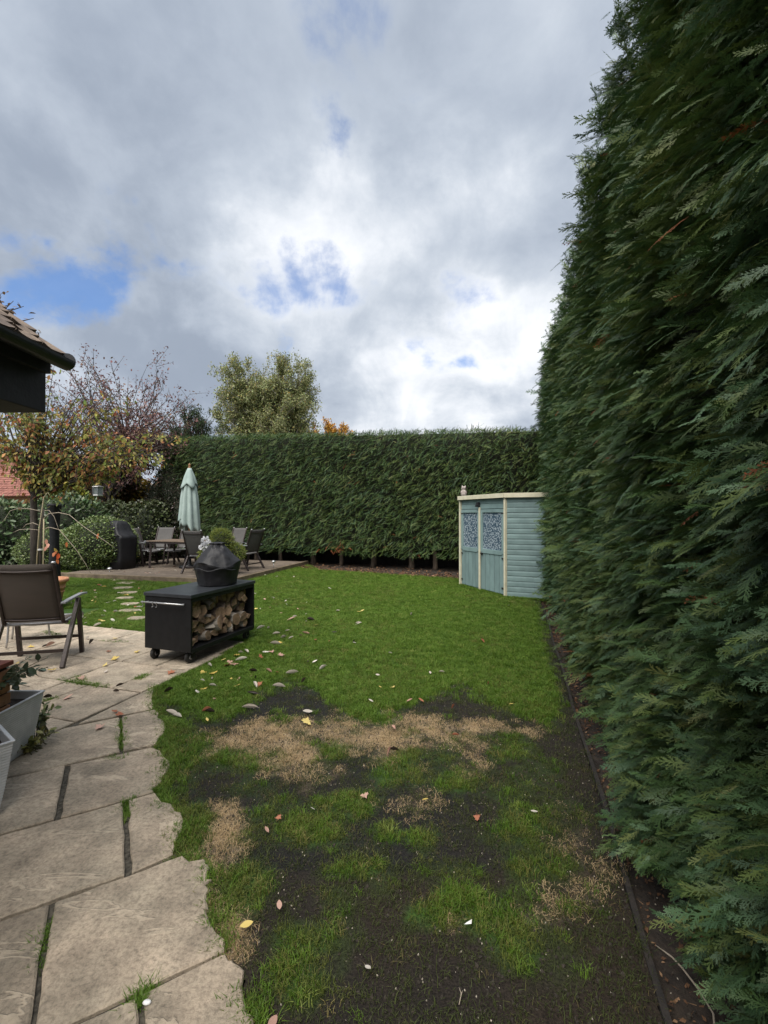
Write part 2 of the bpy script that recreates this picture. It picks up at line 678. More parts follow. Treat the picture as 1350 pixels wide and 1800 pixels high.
def lawn_masks(x, y):
    """(grass cover, straw cover) at ground points: traced patches of the worn lawn plus noise"""
    yy = np.maximum(y, 0.35)
    u = CX + F * x / yy
    v = HY + F * CH / yy
    wob = vnoise(x, y, 3, 4, 3.2)
    wob2 = vnoise(x, y, 9, 4, 3.7)
    uu = u + (wob - .5) * 95
    ww = v + (wob2 - .5) * 80
    edge = 1235 + 30 * np.sin(u / 47.0) + (wob - .5) * 60
    g = np.clip((edge + 25 - v) / 40, 0, 1)
    s = np.zeros_like(x)
    for (a, b, ra, rb, k) in GREEN:
        d = ((uu - a) / ra) ** 2 + ((ww - b) / rb) ** 2
        g = np.maximum(g, k * np.clip(1.25 - d, 0, 1))
    for (a, b, ra, rb, k) in STRAW:
        d = ((uu - a) / ra) ** 2 + ((ww - b) / rb) ** 2
        s = np.maximum(s, k * np.clip(1.35 - d, 0, 1))
    fray = vnoise(x, y, 15, 3, 16.0)
    g = np.where(v > edge - 20, np.clip(g * (.55 + .9 * fray) - .12 * (1 - g), 0, 1), g)
    s = np.clip(s * (.1 + 1.6 * vnoise(x, y, 16, 3, 9.0)) - .08, 0, 1)
    near = np.clip((v - 1240) / 40, 0, 1)
    thin = near * np.clip((vnoise(x, y, 21, 3, 5.0) - .50) * 2.2, 0, .4) * np.clip((1790 - v) / 120, 0.1, 1)
    g = np.maximum(g, thin)
    # behind the photographer: worn turf goes on as in view
    back = y < 1.3
    gb = np.clip((vnoise(x, y, 31, 3, 3.0) - .52) * 5, 0, 1)
    g = np.where(back, gb, g)
    s = np.where(back, np.clip((vnoise(x, y, 33, 3, 3.0) - .56) * 4, 0, 1), s)
    ex = x - edge_x(y)
    g *= np.clip((-ex + .02) / .22, 0.12, 1)
    return np.clip(g, 0, 1), np.clip(s * near + s * back, 0, 1)


def lawn_height(x, y):
    return (vnoise(x, y, 5, 3, 1.3) - .5) * .018 + (vnoise(x, y, 6, 3, 9.0) - .5) * .012


def in_lawn(x, y, pad=0.0):
    ok = (x < edge_x(y) + pad) & (y < far_y(x) + pad)
    ok &= ~inside(x, y, PATIO_POLY)
    return ok


def lawn_sheet(name, x0, x1, y0, y1, st):
    xs, ys = np.arange(x0, x1 + st / 2, st), np.arange(y0, y1 + st / 2, st)
    X, Y = np.meshgrid(xs, ys)
    nx, ny = len(xs), len(ys)
    # snap the rim onto the edging so the lawn ends in a clean line
    ex = edge_x(Y)
    Xs = np.where((X > ex) & (X < ex + st * 1.01), ex, X)
    g, s = lawn_masks(Xs.ravel(), Y.ravel())
    Z = lawn_height(Xs, Y)
    V = np.c_[Xs.ravel(), Y.ravel(), Z.ravel()]
    i = np.arange(nx * ny).reshape(ny, nx)
    Q = np.stack([i[:-1, :-1], i[:-1, 1:], i[1:, 1:], i[1:, :-1]], -1).reshape(-1, 4)
    cx, cy = V[Q, 0].mean(1), V[Q, 1].mean(1)
    ok = (cx < edge_x(cy)) & (cy < far_y(cx)) & ~inside(cx, cy, PATIO_POLY)
    Q = Q[ok]
    used = np.unique(Q)
    re = np.full(len(V), -1)
    re[used] = np.arange(len(used))
    # the base colours of what lies there: soil, dead straw, green thatch
    soil = np.array((0.0125, 0.0125, 0.0122))
    soil2 = np.array((0.025, 0.0185, 0.013))
    straw = np.array((0.27, 0.205, 0.13))
    green = np.array((0.035, 0.075, 0.012))
    k = vnoise(V[:, 0], V[:, 1], 41, 4, 2.2)[:, None]
    brown = np.clip((V[:, 1] < 2.0) * 0.5 + np.clip((V[:, 0] - 0.2) * .9, 0, .6) + (k[:, 0] - .5), 0, 1)[:, None]
    c = soil * (1 - brown) + soil2 * brown
    fine = vnoise(V[:, 0], V[:, 1], 43, 3, 28.0)[:, None]
    s2 = np.clip(s[:, None] * (0.45 + 1.1 * fine) - .1, 0, 1)
    c = c * (1 - s2) + straw * s2
    g2 = np.clip(g[:, None] * 1.15 - .15 + (fine - .5) * .3, 0, 1)
    c = c * (1 - g2) + green * g2
    o = np_mesh(name, V[used], re[Q], m_lawn, smooth=True, col=c[used])
    return o


m_lawn = bpy.data.materials.new('lawn')
m_lawn.use_nodes = True
_n, _l = m_lawn.node_tree.nodes, m_lawn.node_tree.links
_b = _n['Principled BSDF']
_b.inputs['Roughness'].default_value = 0.9
_b.inputs['Specular IOR Level'].default_value = 0.25
_a = _n.new('ShaderNodeAttribute')
_a.attribute_name = 'col'
_no = _n.new('ShaderNodeTexNoise')
_no.inputs['Scale'].default_value = 130
_no.inputs['Detail'].default_value = 6
_tc = _n.new('ShaderNodeTexCoord')
_l.new(_tc.outputs['Object'], _no.inputs['Vector'])
_mr = _n.new('ShaderNodeMapRange')
_mr.inputs['From Min'].default_value = .3
_mr.inputs['From Max'].default_value = .72
_mr.inputs['To Min'].default_value = .45
_mr.inputs['To Max'].default_value = 1.7
_l.new(_no.outputs[0], _mr.inputs[0])
_vm = _n.new('ShaderNodeVectorMath')
_vm.operation = 'SCALE'
_l.new(_a.outputs['Color'], _vm.inputs[0])
_l.new(_mr.outputs[0], _vm.inputs['Scale'])
_l.new(_vm.outputs[0], _b.inputs['Base Color'])
_bp = _n.new('ShaderNodeBump')
_bp.inputs['Distance'].default_value = 0.009
_l.new(_no.outputs[0], _bp.inputs['Height'])
_l.new(_bp.outputs[0], _b.inputs['Normal'])

lawn = lawn_sheet('lawn', -9.5, 4.2, -1.6, 14.0, 0.04)
tag(lawn, kind='structure')

# ---- border beds (bare soil under the hedges)
def bed(name, poly, z, st=0.09, seed=1, amp=.05):
    xs = [p[0] for p in poly]
    ys = [p[1] for p in poly]
    gx, gy = np.arange(min(xs), max(xs) + st, st), np.arange(min(ys), max(ys) + st, st)
    X, Y = np.meshgrid(gx, gy)
    Z = z + (vnoise(X, Y, seed, 4, 3.0) - .5) * amp + (vnoise(X, Y, seed + 1, 3, 14.0) - .5) * amp * .6
    V = np.c_[X.ravel(), Y.ravel(), Z.ravel()]
    i = np.arange(X.size).reshape(X.shape)
    Q = np.stack([i[:-1, :-1], i[:-1, 1:], i[1:, 1:], i[1:, :-1]], -1).reshape(-1, 4)
    ok = inside(V[Q, 0].mean(1), V[Q, 1].mean(1), poly)
    o = np_mesh(name, V, Q[ok], m_soil, smooth=True)
    return tag(o, kind='structure')


bed('bed_right', [(edge_x(-1.6) - .02, -1.6), (edge_x(-1.6) + 1.8, -1.6), (edge_x(13) + 1.8, 13), (edge_x(9.2) - .02, 9.2)], -.045, .07, 51)
bed('bed_rear', [(-4.0, 13.6), G(535, 993), G(560, 1003), G(680, 1010), G(800, 1018), (2.2, 10.2), (4.5, 9.6), (5.2, 12.5), (-4, 16.5)], -.015, .10, 57, .07)
bed('bed_left', [(-11, 11.0), (-5.9, 11.15), (-6.4, 13), (-6, 18), (-14, 18), (-14, 10.5)], .02, .15, 61)

# ---- edging board between lawn and bed
m_edge = material('edging', (0.012, 0.010, 0.009), (0.03, 0.024, 0.02), 20, 0.9, .004)
ed = MB()
pts = [(edge_x(y) + .02 + .008 * math.sin(y * 3.1), y) for y in np.arange(-1.6, 8.0, .4)]
for a, b in zip(pts[:-1], pts[1:]):
    ed.bar((a[0], a[1], -.035), (b[0], b[1], -.035), .022, .085)
tag(ed.build('lawn_edging', m_edge), 'thin dark edging board between the lawn and the hedge bed', 'edging')

# ================================================================== PATIO
m_mortar = material('mortar', (0.022, 0.020, 0.015), (0.10, 0.088, 0.068), 55, 0.95, .014, 70)
pm = MB()
pm.add([(x, y, .004) for x, y in PATIO_POLY], [tuple(range(len(PATIO_POLY)))])
patio = pm.build('patio', m_mortar)
tag(patio, kind='structure')


def slab_material():
    """riven buff sandstone: warm and grey patches, contour-like ridges, dark speckles"""
    m = material('riven_stone', s2l(156, 146, 129), s2l(187, 170, 150), 3.2, 0.82, 0.0, rnd=.17, spread=(.3, .7))
    n, l = m.node_tree.nodes, m.node_tree.links
    b = n['Principled BSDF']
    mp = [x for x in n if x.type == 'MAPPING'][0]
    w = n.new('ShaderNodeTexNoise')                    # ridges: folded noise, stretched along one axis
    w.inputs['Scale'].default_value = 1.0
    w.inputs['Detail'].default_value = 5
    w.inputs['Roughness'].default_value = .55
    w.inputs['Distortion'].default_value = .9
    m2 = n.new('ShaderNodeMapping')
    m2.inputs['Scale'].default_value = (1.5, 5.2, 3.0)
    m2.inputs['Rotation'].default_value = (0, 0, LA)
    l.new(mp.outputs[0], m2.inputs[0])
    l.new(m2.outputs[0], w.inputs['Vector'])
    k = n.new('ShaderNodeMath')
    k.operation = 'MULTIPLY'
    k.inputs[1].default_value = 5.0
    l.new(w.outputs[0], k.inputs[0])
    fr = n.new('ShaderNodeMath')
    fr.operation = 'PINGPONG'
    fr.inputs[1].default_value = 1.0
    l.new(k.outputs[0], fr.inputs[0])
    steps = n.new('ShaderNodeMapRange')
    steps.interpolation_type = 'SMOOTHSTEP'
    steps.inputs['From Min'].default_value = .88
    steps.inputs['From Max'].default_value = .96
    l.new(fr.outputs[0], steps.inputs[0])
    sp = n.new('ShaderNodeTexNoise')
    sp.inputs['Scale'].default_value = 60
    sp.inputs['Detail'].default_value = 7
    sp.inputs['Roughness'].default_value = .78
    l.new(mp.outputs[0], sp.inputs['Vector'])
    hsum = n.new('ShaderNodeMath')
    hsum.operation = 'MULTIPLY_ADD'
    l.new(steps.outputs[0], hsum.inputs[0])
    hsum.inputs[1].default_value = .40
    l.new(sp.outputs[0], hsum.inputs[2])
    bn = n.new('ShaderNodeBump')
    bn.inputs['Distance'].default_value = .008
    l.new(hsum.outputs[0], bn.inputs['Height'])
    l.new(bn.outputs[0], b.inputs['Normal'])
    base = b.inputs['Base Color'].links[0].from_socket
    sr = n.new('ShaderNodeMapRange')                   # speckle and grime
    sr.inputs['From Min'].default_value = .34
    sr.inputs['From Max'].default_value = .56
    sr.inputs['To Min'].default_value = .5
    sr.inputs['To Max'].default_value = 1.0
    l.new(sp.outputs[0], sr.inputs[0])
    big = n.new('ShaderNodeTexNoise')
    big.inputs['Scale'].default_value = 5.5
    big.inputs['Detail'].default_value = 9
    big.inputs['Roughness'].default_value = .68
    tcn = [x for x in n if x.type == 'TEX_COORD'][0]
    gp = n.new('ShaderNodeNewGeometry')
    l.new(gp.outputs['Position'], big.inputs['Vector'])
    br = n.new('ShaderNodeMapRange')
    br.inputs['From Min'].default_value = .35
    br.inputs['From Max'].default_value = .62
    br.inputs['To Min'].default_value = .66
    br.inputs['To Max'].default_value = 1.14
    l.new(big.outputs[0], br.inputs[0])
    mm = n.new('ShaderNodeMath')
    mm.operation = 'MULTIPLY'
    l.new(sr.outputs[0], mm.inputs[0])
    l.new(br.outputs[0], mm.inputs[1])
    vs = n.new('ShaderNodeVectorMath')
    vs.operation = 'SCALE'
    l.new(base, vs.inputs[0])
    l.new(mm.outputs[0], vs.inputs['Scale'])
    ad = n.new('ShaderNodeMix')
    ad.data_type = 'RGBA'
    ad.inputs['B'].default_value = (*s2l(208, 192, 170), 1)
    sc = n.new('ShaderNodeMath')
    sc.operation = 'MULTIPLY'
    sc.inputs[1].default_value = .42
    l.new(steps.outputs[0], sc.inputs[0])
    l.new(sc.outputs[0], ad.inputs['Factor'])
    l.new(vs.outputs[0], ad.inputs['A'])
    l.new(ad.outputs['Result'], b.inputs['Base Color'])
    return m


m_stone = slab_material()


def clip_half(poly, n, d):
    """keep n.p >= d"""
    out = []
    for i in range(len(poly)):
        p, q = poly[i], poly[(i + 1) % len(poly)]
        a, b = n[0] * p[0] + n[1] * p[1] - d, n[0] * q[0] + n[1] * q[1] - d
        if a >= 0:
            out.append(p)
        if (a >= 0) != (b >= 0):
            t = a / (a - b)
            out.append((p[0] + (q[0] - p[0]) * t, p[1] + (q[1] - p[1]) * t))
    return out


def area(poly):
    return sum(poly[i][0] * poly[(i + 1) % len(poly)][1] - poly[(i + 1) % len(poly)][0] * poly[i][1] for i in range(len(poly))) / 2


def make_slab(poly, top=None):
    if len(poly) < 3:
        return
    if area(poly) < 0:
        poly = poly[::-1]
    if area(poly) < .012:
        return
    fine = []
    n = len(poly)
    for i in range(n):                                  # worn, slightly wandering edges
        p, q = poly[i], poly[(i + 1) % n]
        L = math.hypot(q[0] - p[0], q[1] - p[1])
        k = max(1, int(L / .07))
        for j in range(k):
            t = j / k
            jx = RS.gauss(0, .0028) if j else 0
            jy = RS.gauss(0, .0028) if j else 0
            fine.append((p[0] + (q[0] - p[0]) * t + jx, p[1] + (q[1] - p[1]) * t + jy))
    c = (sum(p[0] for p in fine) / len(fine), sum(p[1] for p in fine) / len(fine))
    top = .021 + RS.uniform(-.003, .003) if top is None else top
    tx, ty = RS.gauss(0, .003), RS.gauss(0, .003)
    mb = MB()
    mb.prism([(x - c[0], y - c[1]) for x, y in fine], -.03, 0, .006)
    mb.v = [(x, y, z + (x * tx + y * ty if z > -.02 else 0)) for x, y, z in mb.v]
    o = mb.build('paving_slab', m_stone, patio)
    o.location = (c[0], c[1], top)
    return o


# lower courses (towards the house door)
rows_b = [(-.12, .47), (.485, 1.07), (1.085, 1.652), (1.668, 2.214), (2.232, 2.802), (2.82, 3.387), (3.405, 3.985)]
joints = [[-1.2, -.5, .2], [-1.5, -.75, -.1], [-1.3, -.62, .068], [-1.15, -.215], [-1.35, -.66, .05], [-1.05, -.25], [-1.1, .032]]
edge_px = {6: [(272, 1251), (288, 1270), (293, 1283), (276, 1312)],
           5: [(269, 1316), (303, 1343), (284, 1371), (272, 1395)],
           4: [(273, 1398), (310, 1430), (322, 1450), (312, 1480), (305, 1506)],
           3: [(322, 1509), (371, 1531), (374, 1550), (364, 1580), (372, 1627), (395, 1676)],
           2: [(397, 1679), (412, 1695), (427, 1740), (446, 1815)]}
L1n = (Vv.x, Vv.y)
for r, (b0, b1) in enumerate(rows_b):
    js = joints[r]
    gap = .011
    for k, a0 in enumerate(js):
        if k + 1 < len(js):
            w = .028 if r in (5, 4) else .02
            poly = [ab(a0 + gap, b0), ab(js[k + 1] - w + gap, b0), ab(js[k + 1] - w + gap, b1), ab(a0 + gap, b1)]
        elif r in edge_px:
            e = [G(*p) for p in edge_px[r]]             # far side first
            lo = [p for p in reversed(e)]
            # soften the broken end of the slab
            rough = []
            for i in range(len(lo) - 1):
                for t in (0, .33, .67):
                    q = (lo[i][0] + (lo[i + 1][0] - lo[i][0]) * t, lo[i][1] + (lo[i + 1][1] - lo[i][1]) * t)
                    rough.append((q[0] + RS.gauss(0, .013 if t else 0), q[1] + RS.gauss(0, .013 if t else 0)))
            rough.append(lo[-1])
            poly = [ab(a0 + gap, b0)] + rough + [ab(a0 + gap, b1)]
        else:
            poly = [ab(a0 + gap, b0), ab(a0 + .75, b0), ab(a0 + .72, b1), ab(a0 + gap, b1)]
        poly = clip_half(poly, L1n, -3.195)
        make_slab(poly)
# left-most ends of the lower courses, beyond the frame
for r, (b0, b1) in enumerate(rows_b):
    a = joints[r][0]
    while a > -3.2:
        poly = clip_half([ab(a - .68, b0), ab(a - .008, b0), ab(a - .008, b1), ab(a - .68, b1)], L1n, -3.195)
        make_slab(poly)
        a -= .69
# wedge between the two laying directions
make_slab(clip_half([G(140, 1275.5), G(270, 1249), G(268, 1231), G(273, 1211), G(244, 1223)], L1n, -3.19))
# upper courses
rows_u = [(1.32, 1.905), (1.92, 2.49), (2.505, 3.078), (3.092, 3.662), (3.676, 4.2), (4.214, 4.70)]
joints_u = [[-3.21, -3.8, -4.5, -5.1], [-3.21, -3.9, -4.55, -5.2], [-3.21, -3.80, -4.07, -4.7, -5.3], [-3.20, -3.53, -4.105, -4.42, -5.0, -5.6],
            [-3.22, -3.62, -4.07, -4.77, -5.35, -5.95], [-3.3, -3.95, -4.3, -4.9, -5.5, -6.1, -6.7]]
for (u0, u1), js in zip(rows_u, joints_u):
    js = js + [js[-1] - .6, js[-1] - 1.2]
    for k in range(len(js) - 1):
        make_slab([uv(u0, js[k] - .006), uv(u0, js[k + 1] + .006), uv(u1, js[k + 1] + .006), uv(u1, js[k] - .006)])

# ================================================================== GRASS
m_grass = leaf_material('grass_green', s2l(76, 106, 30), s2l(104, 133, 46), s2l(136, 148, 74), trans=.35, rough=.55)
m_grass_y = leaf_material('grass_yellow', s2l(80, 94, 36), s2l(112, 118, 54), s2l(146, 134, 84), trans=.3, rough=.6)
m_straw = leaf_material('grass_straw', s2l(168, 144, 108), s2l(198, 174, 136), s2l(140, 116, 84), trans=.2, rough=.7)
m_moss = leaf_material('grass_dark', s2l(54, 62, 30), s2l(74, 82, 40), s2l(108, 96, 64), trans=.25, rough=.65)


def tuft(name, mat, nb, h, spread, lean, w=.0022, seed=0):
    r = np.random.default_rng(seed)
    V, Fc = [], []
    for _ in range(nb):
        a, q = r.uniform(0, 2 * math.pi), spread * math.sqrt(r.uniform())
        x, y = q * math.cos(a), q * math.sin(a)
        d = r.uniform(0, 2 * math.pi)
        dx, dy = math.cos(d), math.sin(d)
        hh = h * r.uniform(.5, 1.15)
        ln = lean * hh * r.uniform(.2, 1.3)
        ww = w * r.uniform(.7, 1.3)
        o = len(V)
        sx, sy = -dy * ww, dx * ww
        z1, z2 = hh * .55, hh * (1 - .25 * min(1, lean))
        V += [(x - sx, y - sy, -.008), (x + sx, y + sy, -.008),
              (x + dx * ln * .35 - sx * .8, y + dy * ln * .35 - sy * .8, z1), (x + dx * ln * .35 + sx * .8, y + dy * ln * .35 + sy * .8, z1),
              (x + dx * ln, y + dy * ln, z2)]
        Fc += [(o, o + 1, o + 3, o + 2), (o + 2, o + 3, o + 4)]
    return raw_mesh(name, V, Fc, mat)


grass_coll = proto_collection('grass_tuft', [
    tuft('tuft_a', m_grass, 34, .036, .036, .8, .0014, seed=1), tuft('tuft_b', m_grass, 32, .042, .036, .9, .0014, seed=2), tuft('tuft_c', m_grass, 36, .030, .04, 1.0, .0013, seed=3),
    tuft('tuft_d', m_grass_y, 26, .036, .036, 1.0, .0013, seed=4), tuft('tuft_e', m_grass_y, 24, .030, .04, 1.2, .0013, seed=5),
    tuft('tuft_f', m_straw, 34, .014, .042, 2.0, .0009, seed=6), tuft('tuft_g', m_straw, 32, .009, .045, 3.2, .0009, seed=7),
    tuft('tuft_h', m_moss, 22, .016, .04, 1.6, .0011, seed=8), tuft('tuft_i', m_moss, 10, .024, .04, 1.4, .0011, seed=9)])


def grass_points():
    out = []
    #         x0, x1, y0, y1, per m2
    for (x0, x1, y0, y1, dens) in ((-1.4, 2.2, .5, 2.4, 2600), (-3, 2.4, 2.4, 4.5, 1900), (-4.6, 3.2, 4.5, 7.5, 1150), (-8.8, 3.6, 7.5, 13.6, 640), (-1.0, 1.3, -1.4, .5, 900)):
        n = int((x1 - x0) * (y1 - y0) * dens)
        out.append(np.c_[NR.uniform(x0, x1, n), NR.uniform(y0, y1, n)])
    p = np.concatenate(out)
    p = p[in_lawn(p[:, 0], p[:, 1])]
    g, s = lawn_masks(p[:, 0], p[:, 1])
    r = NR.uniform(size=len(p))
    kind = np.full(len(p), -1)
    yl = vnoise(p[:, 0], p[:, 1], 71, 3, 1.6)
    isg = r < g ** 1.1
    r2 = NR.uniform(size=len(p))
    worn = p[:, 1] < 3.3
    kind[isg] = np.where(r2 < np.where(worn, .62, .14) + (yl - .5) * .95, 3 + (NR.uniform(size=len(p)) < .5), NR.integers(0, 3, len(p)))[isg]
    iss = (kind < 0) & (NR.uniform(size=len(p)) < s * .9)
    kind[iss] = 5 + (NR.uniform(size=iss.sum()) < .55)
    bare = (kind < 0) & (NR.uniform(size=len(p)) < .30)
    kind[bare] = np.where(NR.uniform(size=bare.sum()) < .7, 7, 8)
    # thin partial cover is dull and mossy
    dull = isg & (((g < .55) & (NR.uniform(size=len(p)) < .65)) | (worn & (NR.uniform(size=len(p)) < .28)))
    kind[dull] = 7 + (NR.uniform(size=dull.sum()) < .5)
    k = kind >= 0
    return p[k], kind[k], g[k]


gp_, gk_, gg_ = grass_points()
# fringe of longer grass along the paving and in the open joints
fr = []
for i in range(len(PATIO_EDGE) - 1):
    (ax, ay), (bx, by) = PATIO_EDGE[i], PATIO_EDGE[i + 1]
    L = math.hypot(bx - ax, by - ay)
    if ay < 1.9 and RS.random() < .6:
        continue
    for _ in range(int(L * 260)):
        t = RS.random()
        fr.append((ax + (bx - ax) * t + RS.gauss(.012, .03), ay + (by - ay) * t + RS.gauss(0, .03), RS.choice((0, 1, 2, 3, 7, 8, 4))))
for (pa, pb, n) in (((213, 1266), (219, 1318), 60), ((226, 1410), (229, 1440), 36), ((85, 1630), (76, 1690), 16), ((106, 1197), (158, 1206), 150), ((160, 1205), (190, 1209), 50),
                    ((240, 1198), (258, 1190), 40), ((180, 1128), (222, 1130), 46), ((80, 1112), (108, 1120), 40), ((83, 1235), (98, 1231), 40),
                    ((130, 1190), (150, 1200), 60), ((250, 1755), (262, 1745), 26), ((160, 1178), (170, 1176), 14), ((213, 1334), (190, 1338), 16)):
    A_, B_ = G(*pa), G(*pb)
    for _ in range(n):
        t = RS.random()
        fr.append((A_[0] + (B_[0] - A_[0]) * t + RS.gauss(0, .012), A_[1] + (B_[1] - A_[1]) * t + RS.gauss(0, .012), RS.choice((0, 1, 7, 8))))
for (A_, B_, n) in ((tuple(shed_R), tuple(shed_L), 260), (tuple(shed_R), (shed_R.x + .8, shed_R.y - .32), 150)):
    for _ in range(n):
        t = RS.random()
        fr.append((A_[0] + (B_[0] - A_[0]) * t - .04 + RS.gauss(0, .02), A_[1] + (B_[1] - A_[1]) * t - .05 + RS.gauss(0, .02), RS.choice((0, 1, 1, 7, 8))))
for a_, b_ in zip(FAR_EDGE[:-1], FAR_EDGE[1:]):
    for _ in range(200):
        t = RS.random()
        fr.append((a_[0] + (b_[0] - a_[0]) * t, a_[1] + (b_[1] - a_[1]) * t + RS.gauss(0, .09), RS.choice((0, 1, 3, 7, 8))))
fr = np.array(fr)
pts = np.concatenate([gp_, fr[:, :2]])
kinds = np.concatenate([gk_, fr[:, 2].astype(int)])
hgt = lawn_height(pts[:, 0], pts[:, 1])
n_ = len(pts)
scl = NR.uniform(.7, 1.2, n_) * np.interp(pts[:, 1], [0, 4, 7, 12], [1.0, 1.05, 1.25, 1.6])
scl[len(gp_):] *= np.where(fr[:, 2] < 4, 1.0, .9)
scl[:len(gp_)] *= np.where((gk_ < 5) & (gp_[:, 1] < 3.4), .62 + .36 * gg_, 1.0)
rot = np.c_[NR.normal(0, .12, n_), NR.normal(0, .12, n_), NR.uniform(0, 6.28, n_)]
grass = scatter('grass', np.c_[pts, hgt], rot, scl, kinds, grass_coll)
tag(grass, 'short patchy grass growing on the lawn', 'grass', kind='stuff')

# small stones and crumbs on the bare soil
m_peb = material('pebble', s2l(120, 112, 100), s2l(190, 180, 165), 3, .8, rnd=.3)
pv = [(1, 0, 0), (-1, 0, 0), (0, .8, 0), (0, -.8, 0), (0, 0, .6), (0, 0, -.6)]
pf = [(0, 2, 4), (2, 1, 4), (1, 3, 4), (3, 0, 4), (2, 0, 5), (1, 2, 5), (3, 1, 5), (0, 3, 5)]
crumb = material('soil_crumb', (.02, .017, .013), (.05, .04, .03), 3, .95, rnd=.3)
peb_coll = proto_collection('crumb', [raw_mesh('crumb_stone', pv, pf, m_peb, True), raw_mesh('crumb_soil', pv, pf, crumb)])
pp = np.c_[NR.uniform(-1.2, 2.4, 16000), NR.uniform(.6, 4.2, 16000)]
gm, sm = lawn_masks(pp[:, 0], pp[:, 1])
keep = in_lawn(pp[:, 0], pp[:, 1]) & (gm < .5)
pp = pp[keep]
bx_ = NR.uniform(-.5, 5, 3500)
bb = np.c_[edge_x(bx_) + .06 + NR.uniform(0, .7, 3500), bx_]
pz = np.concatenate([lawn_height(pp[:, 0], pp[:, 1]) + .001, np.full(len(bb), -.04)])
pp = np.concatenate([pp, bb])
pk = (NR.uniform(size=len(pp)) > .12).astype(int)
scatter('soil_crumbs', np.c_[pp, pz], NR.uniform(0, 6.28, (len(pp), 3)), np.where(pk == 1, NR.uniform(.003, .011, len(pp)), NR.uniform(.002, .006, len(pp))), pk, peb_coll)
tag(bpy.data.objects['soil_crumbs'], 'loose crumbs of soil and grit on the bare ground', 'soil', kind='stuff')

# dead leaves and needles littering the beds
m_lit = leaf_material('bed_litter', s2l(74, 52, 38), s2l(120, 88, 62), s2l(150, 120, 92), trans=.1, rough=.8)
lit_coll = proto_collection('litter', [raw_mesh('litter_leaf', [(0, 0, 0), (.35, .28, .12), (.4, -.26, .1), (1, 0, .05)], [(0, 2, 1), (1, 2, 3)], m_lit),
                                       raw_mesh('litter_needle', [(0, .04, 0), (0, -.04, 0), (1, 0, .1)], [(0, 1, 2)], m_lit)])
ly = NR.uniform(-.6, 8.2, 5200)
la = np.c_[edge_x(ly) + .03 + np.abs(NR.normal(0, .28, 5200)), ly, NR.uniform(-.05, -.015, 5200)]
lx = NR.uniform(-4, 3.4, 5200)
lyy = far_y(lx) + np.abs(NR.normal(.0, .75, 5200)) - .08
lb = np.c_[lx, lyy, NR.uniform(-.01, .04, 5200)]
lp_ = np.concatenate([la, lb])
lk = (NR.uniform(size=len(lp_)) < .4).astype(int)
o = scatter('leaf_litter', lp_, np.c_[NR.normal(0, .35, len(lp_)), NR.normal(0, .35, len(lp_)), NR.uniform(0, 6.28, len(lp_))], NR.uniform(.02, .055, len(lp_)) * np.where(lp_[:, 1] > 9, 1.5, np.where(lp_[:, 1] < 3, .55, .9)), lk, lit_coll)
tag(o, 'brown dead leaf litter under the hedges', 'leaf litter', kind='stuff')
#@@PART2
# ================================================================== HEDGES
m_ley = leaf_material('conifer_green', s2l(50, 74, 38), s2l(74, 101, 54), s2l(98, 122, 74), trans=.2, rough=.55, spec=.4)
m_ley_b = leaf_material('conifer_bluish', s2l(50, 76, 48), s2l(76, 104, 70), s2l(102, 128, 94), trans=.18, rough=.55, spec=.4)
m_ley_o = leaf_material('conifer_olive', s2l(64, 84, 40), s2l(94, 110, 56), s2l(116, 120, 72), trans=.2, rough=.55)
m_ley_r = leaf_material('conifer_dead', s2l(120, 66, 38), s2l(152, 92, 58), s2l(90, 62, 44), trans=.2, rough=.7)


def spray(name, mat, seed, nb=9, sub=3, ang=33, wid=.27):
    """feathery conifer spray, 1 long, along +x"""
    r = np.random.default_rng(seed)
    V, Fc = [], []

    def zc(x, y):
        return -.20 * x * x - .5 * y * y

    def strip(p, q, w0, w1, seg=1):
        p, q = np.array(p), np.array(q)
        d = q - p
        n = np.array([-d[1], d[0]]) / (np.hypot(*d) + 1e-9)
        o = len(V)
        for i in range(seg + 1):
            c = p + d * i / seg
            w = w0 + (w1 - w0) * i / seg
            a, b = c + n * w, c - n * w
            V.append((a[0], a[1], zc(*a)))
            V.append((b[0], b[1], zc(*b)))
        for i in range(seg):
            k = o + 2 * i
            Fc.append((k, k + 1, k + 3, k + 2))
    bend = r.normal(0, .10)
    ax = lambda t: np.array((t, bend * t * t))
    strip(ax(0), ax(.5), .010, .012, 2)
    strip(ax(.5), ax(1.0), .012, .004, 2)
    for i in range(nb):
        t = .10 + .84 * i / nb
        for s in (-1, 1):
            if r.uniform() < .08:
                continue
            tt0 = t + r.normal(0, .02)
            L = (wid * (1 - tt0) ** .6 * (.45 + .55 * min(1, tt0 * 4)) + .05) * r.uniform(.65, 1.25)
            a = math.radians(ang + r.normal(0, 7)) * s
            p = ax(tt0)
            d = np.array((math.cos(a), math.sin(a)))
            strip(p, p + d * L, .011, .004, 1)
            for k in range(sub):
                tt = .22 + .66 * k / max(1, sub - 1)
                for s2 in (-1, 1):
                    if r.uniform() < .12:
                        continue
                    a2 = a + math.radians(34 + r.normal(0, 8)) * s2
                    l2 = (L * .40 * (1.1 - tt) + .022) * r.uniform(.7, 1.2)
                    pp_ = p + d * L * tt
                    strip(pp_, pp_ + np.array((math.cos(a2), math.sin(a2))) * l2, .0095, .0035, 1)
    return raw_mesh(name, V, Fc, mat)


spray_coll = proto_collection('conifer_spray', [spray('spray_a', m_ley, 1), spray('spray_b', m_ley, 2, 10, 3, 29, .22), spray('spray_c', m_ley, 3, 9, 3, 37, .30),
                                               spray('spray_d', m_ley_b, 4), spray('spray_e', m_ley_b, 5, 10, 3, 30, .24),
                                               spray('spray_f', m_ley_o, 6), spray('spray_g', m_ley_r, 7, 7, 3, 44, .25)])


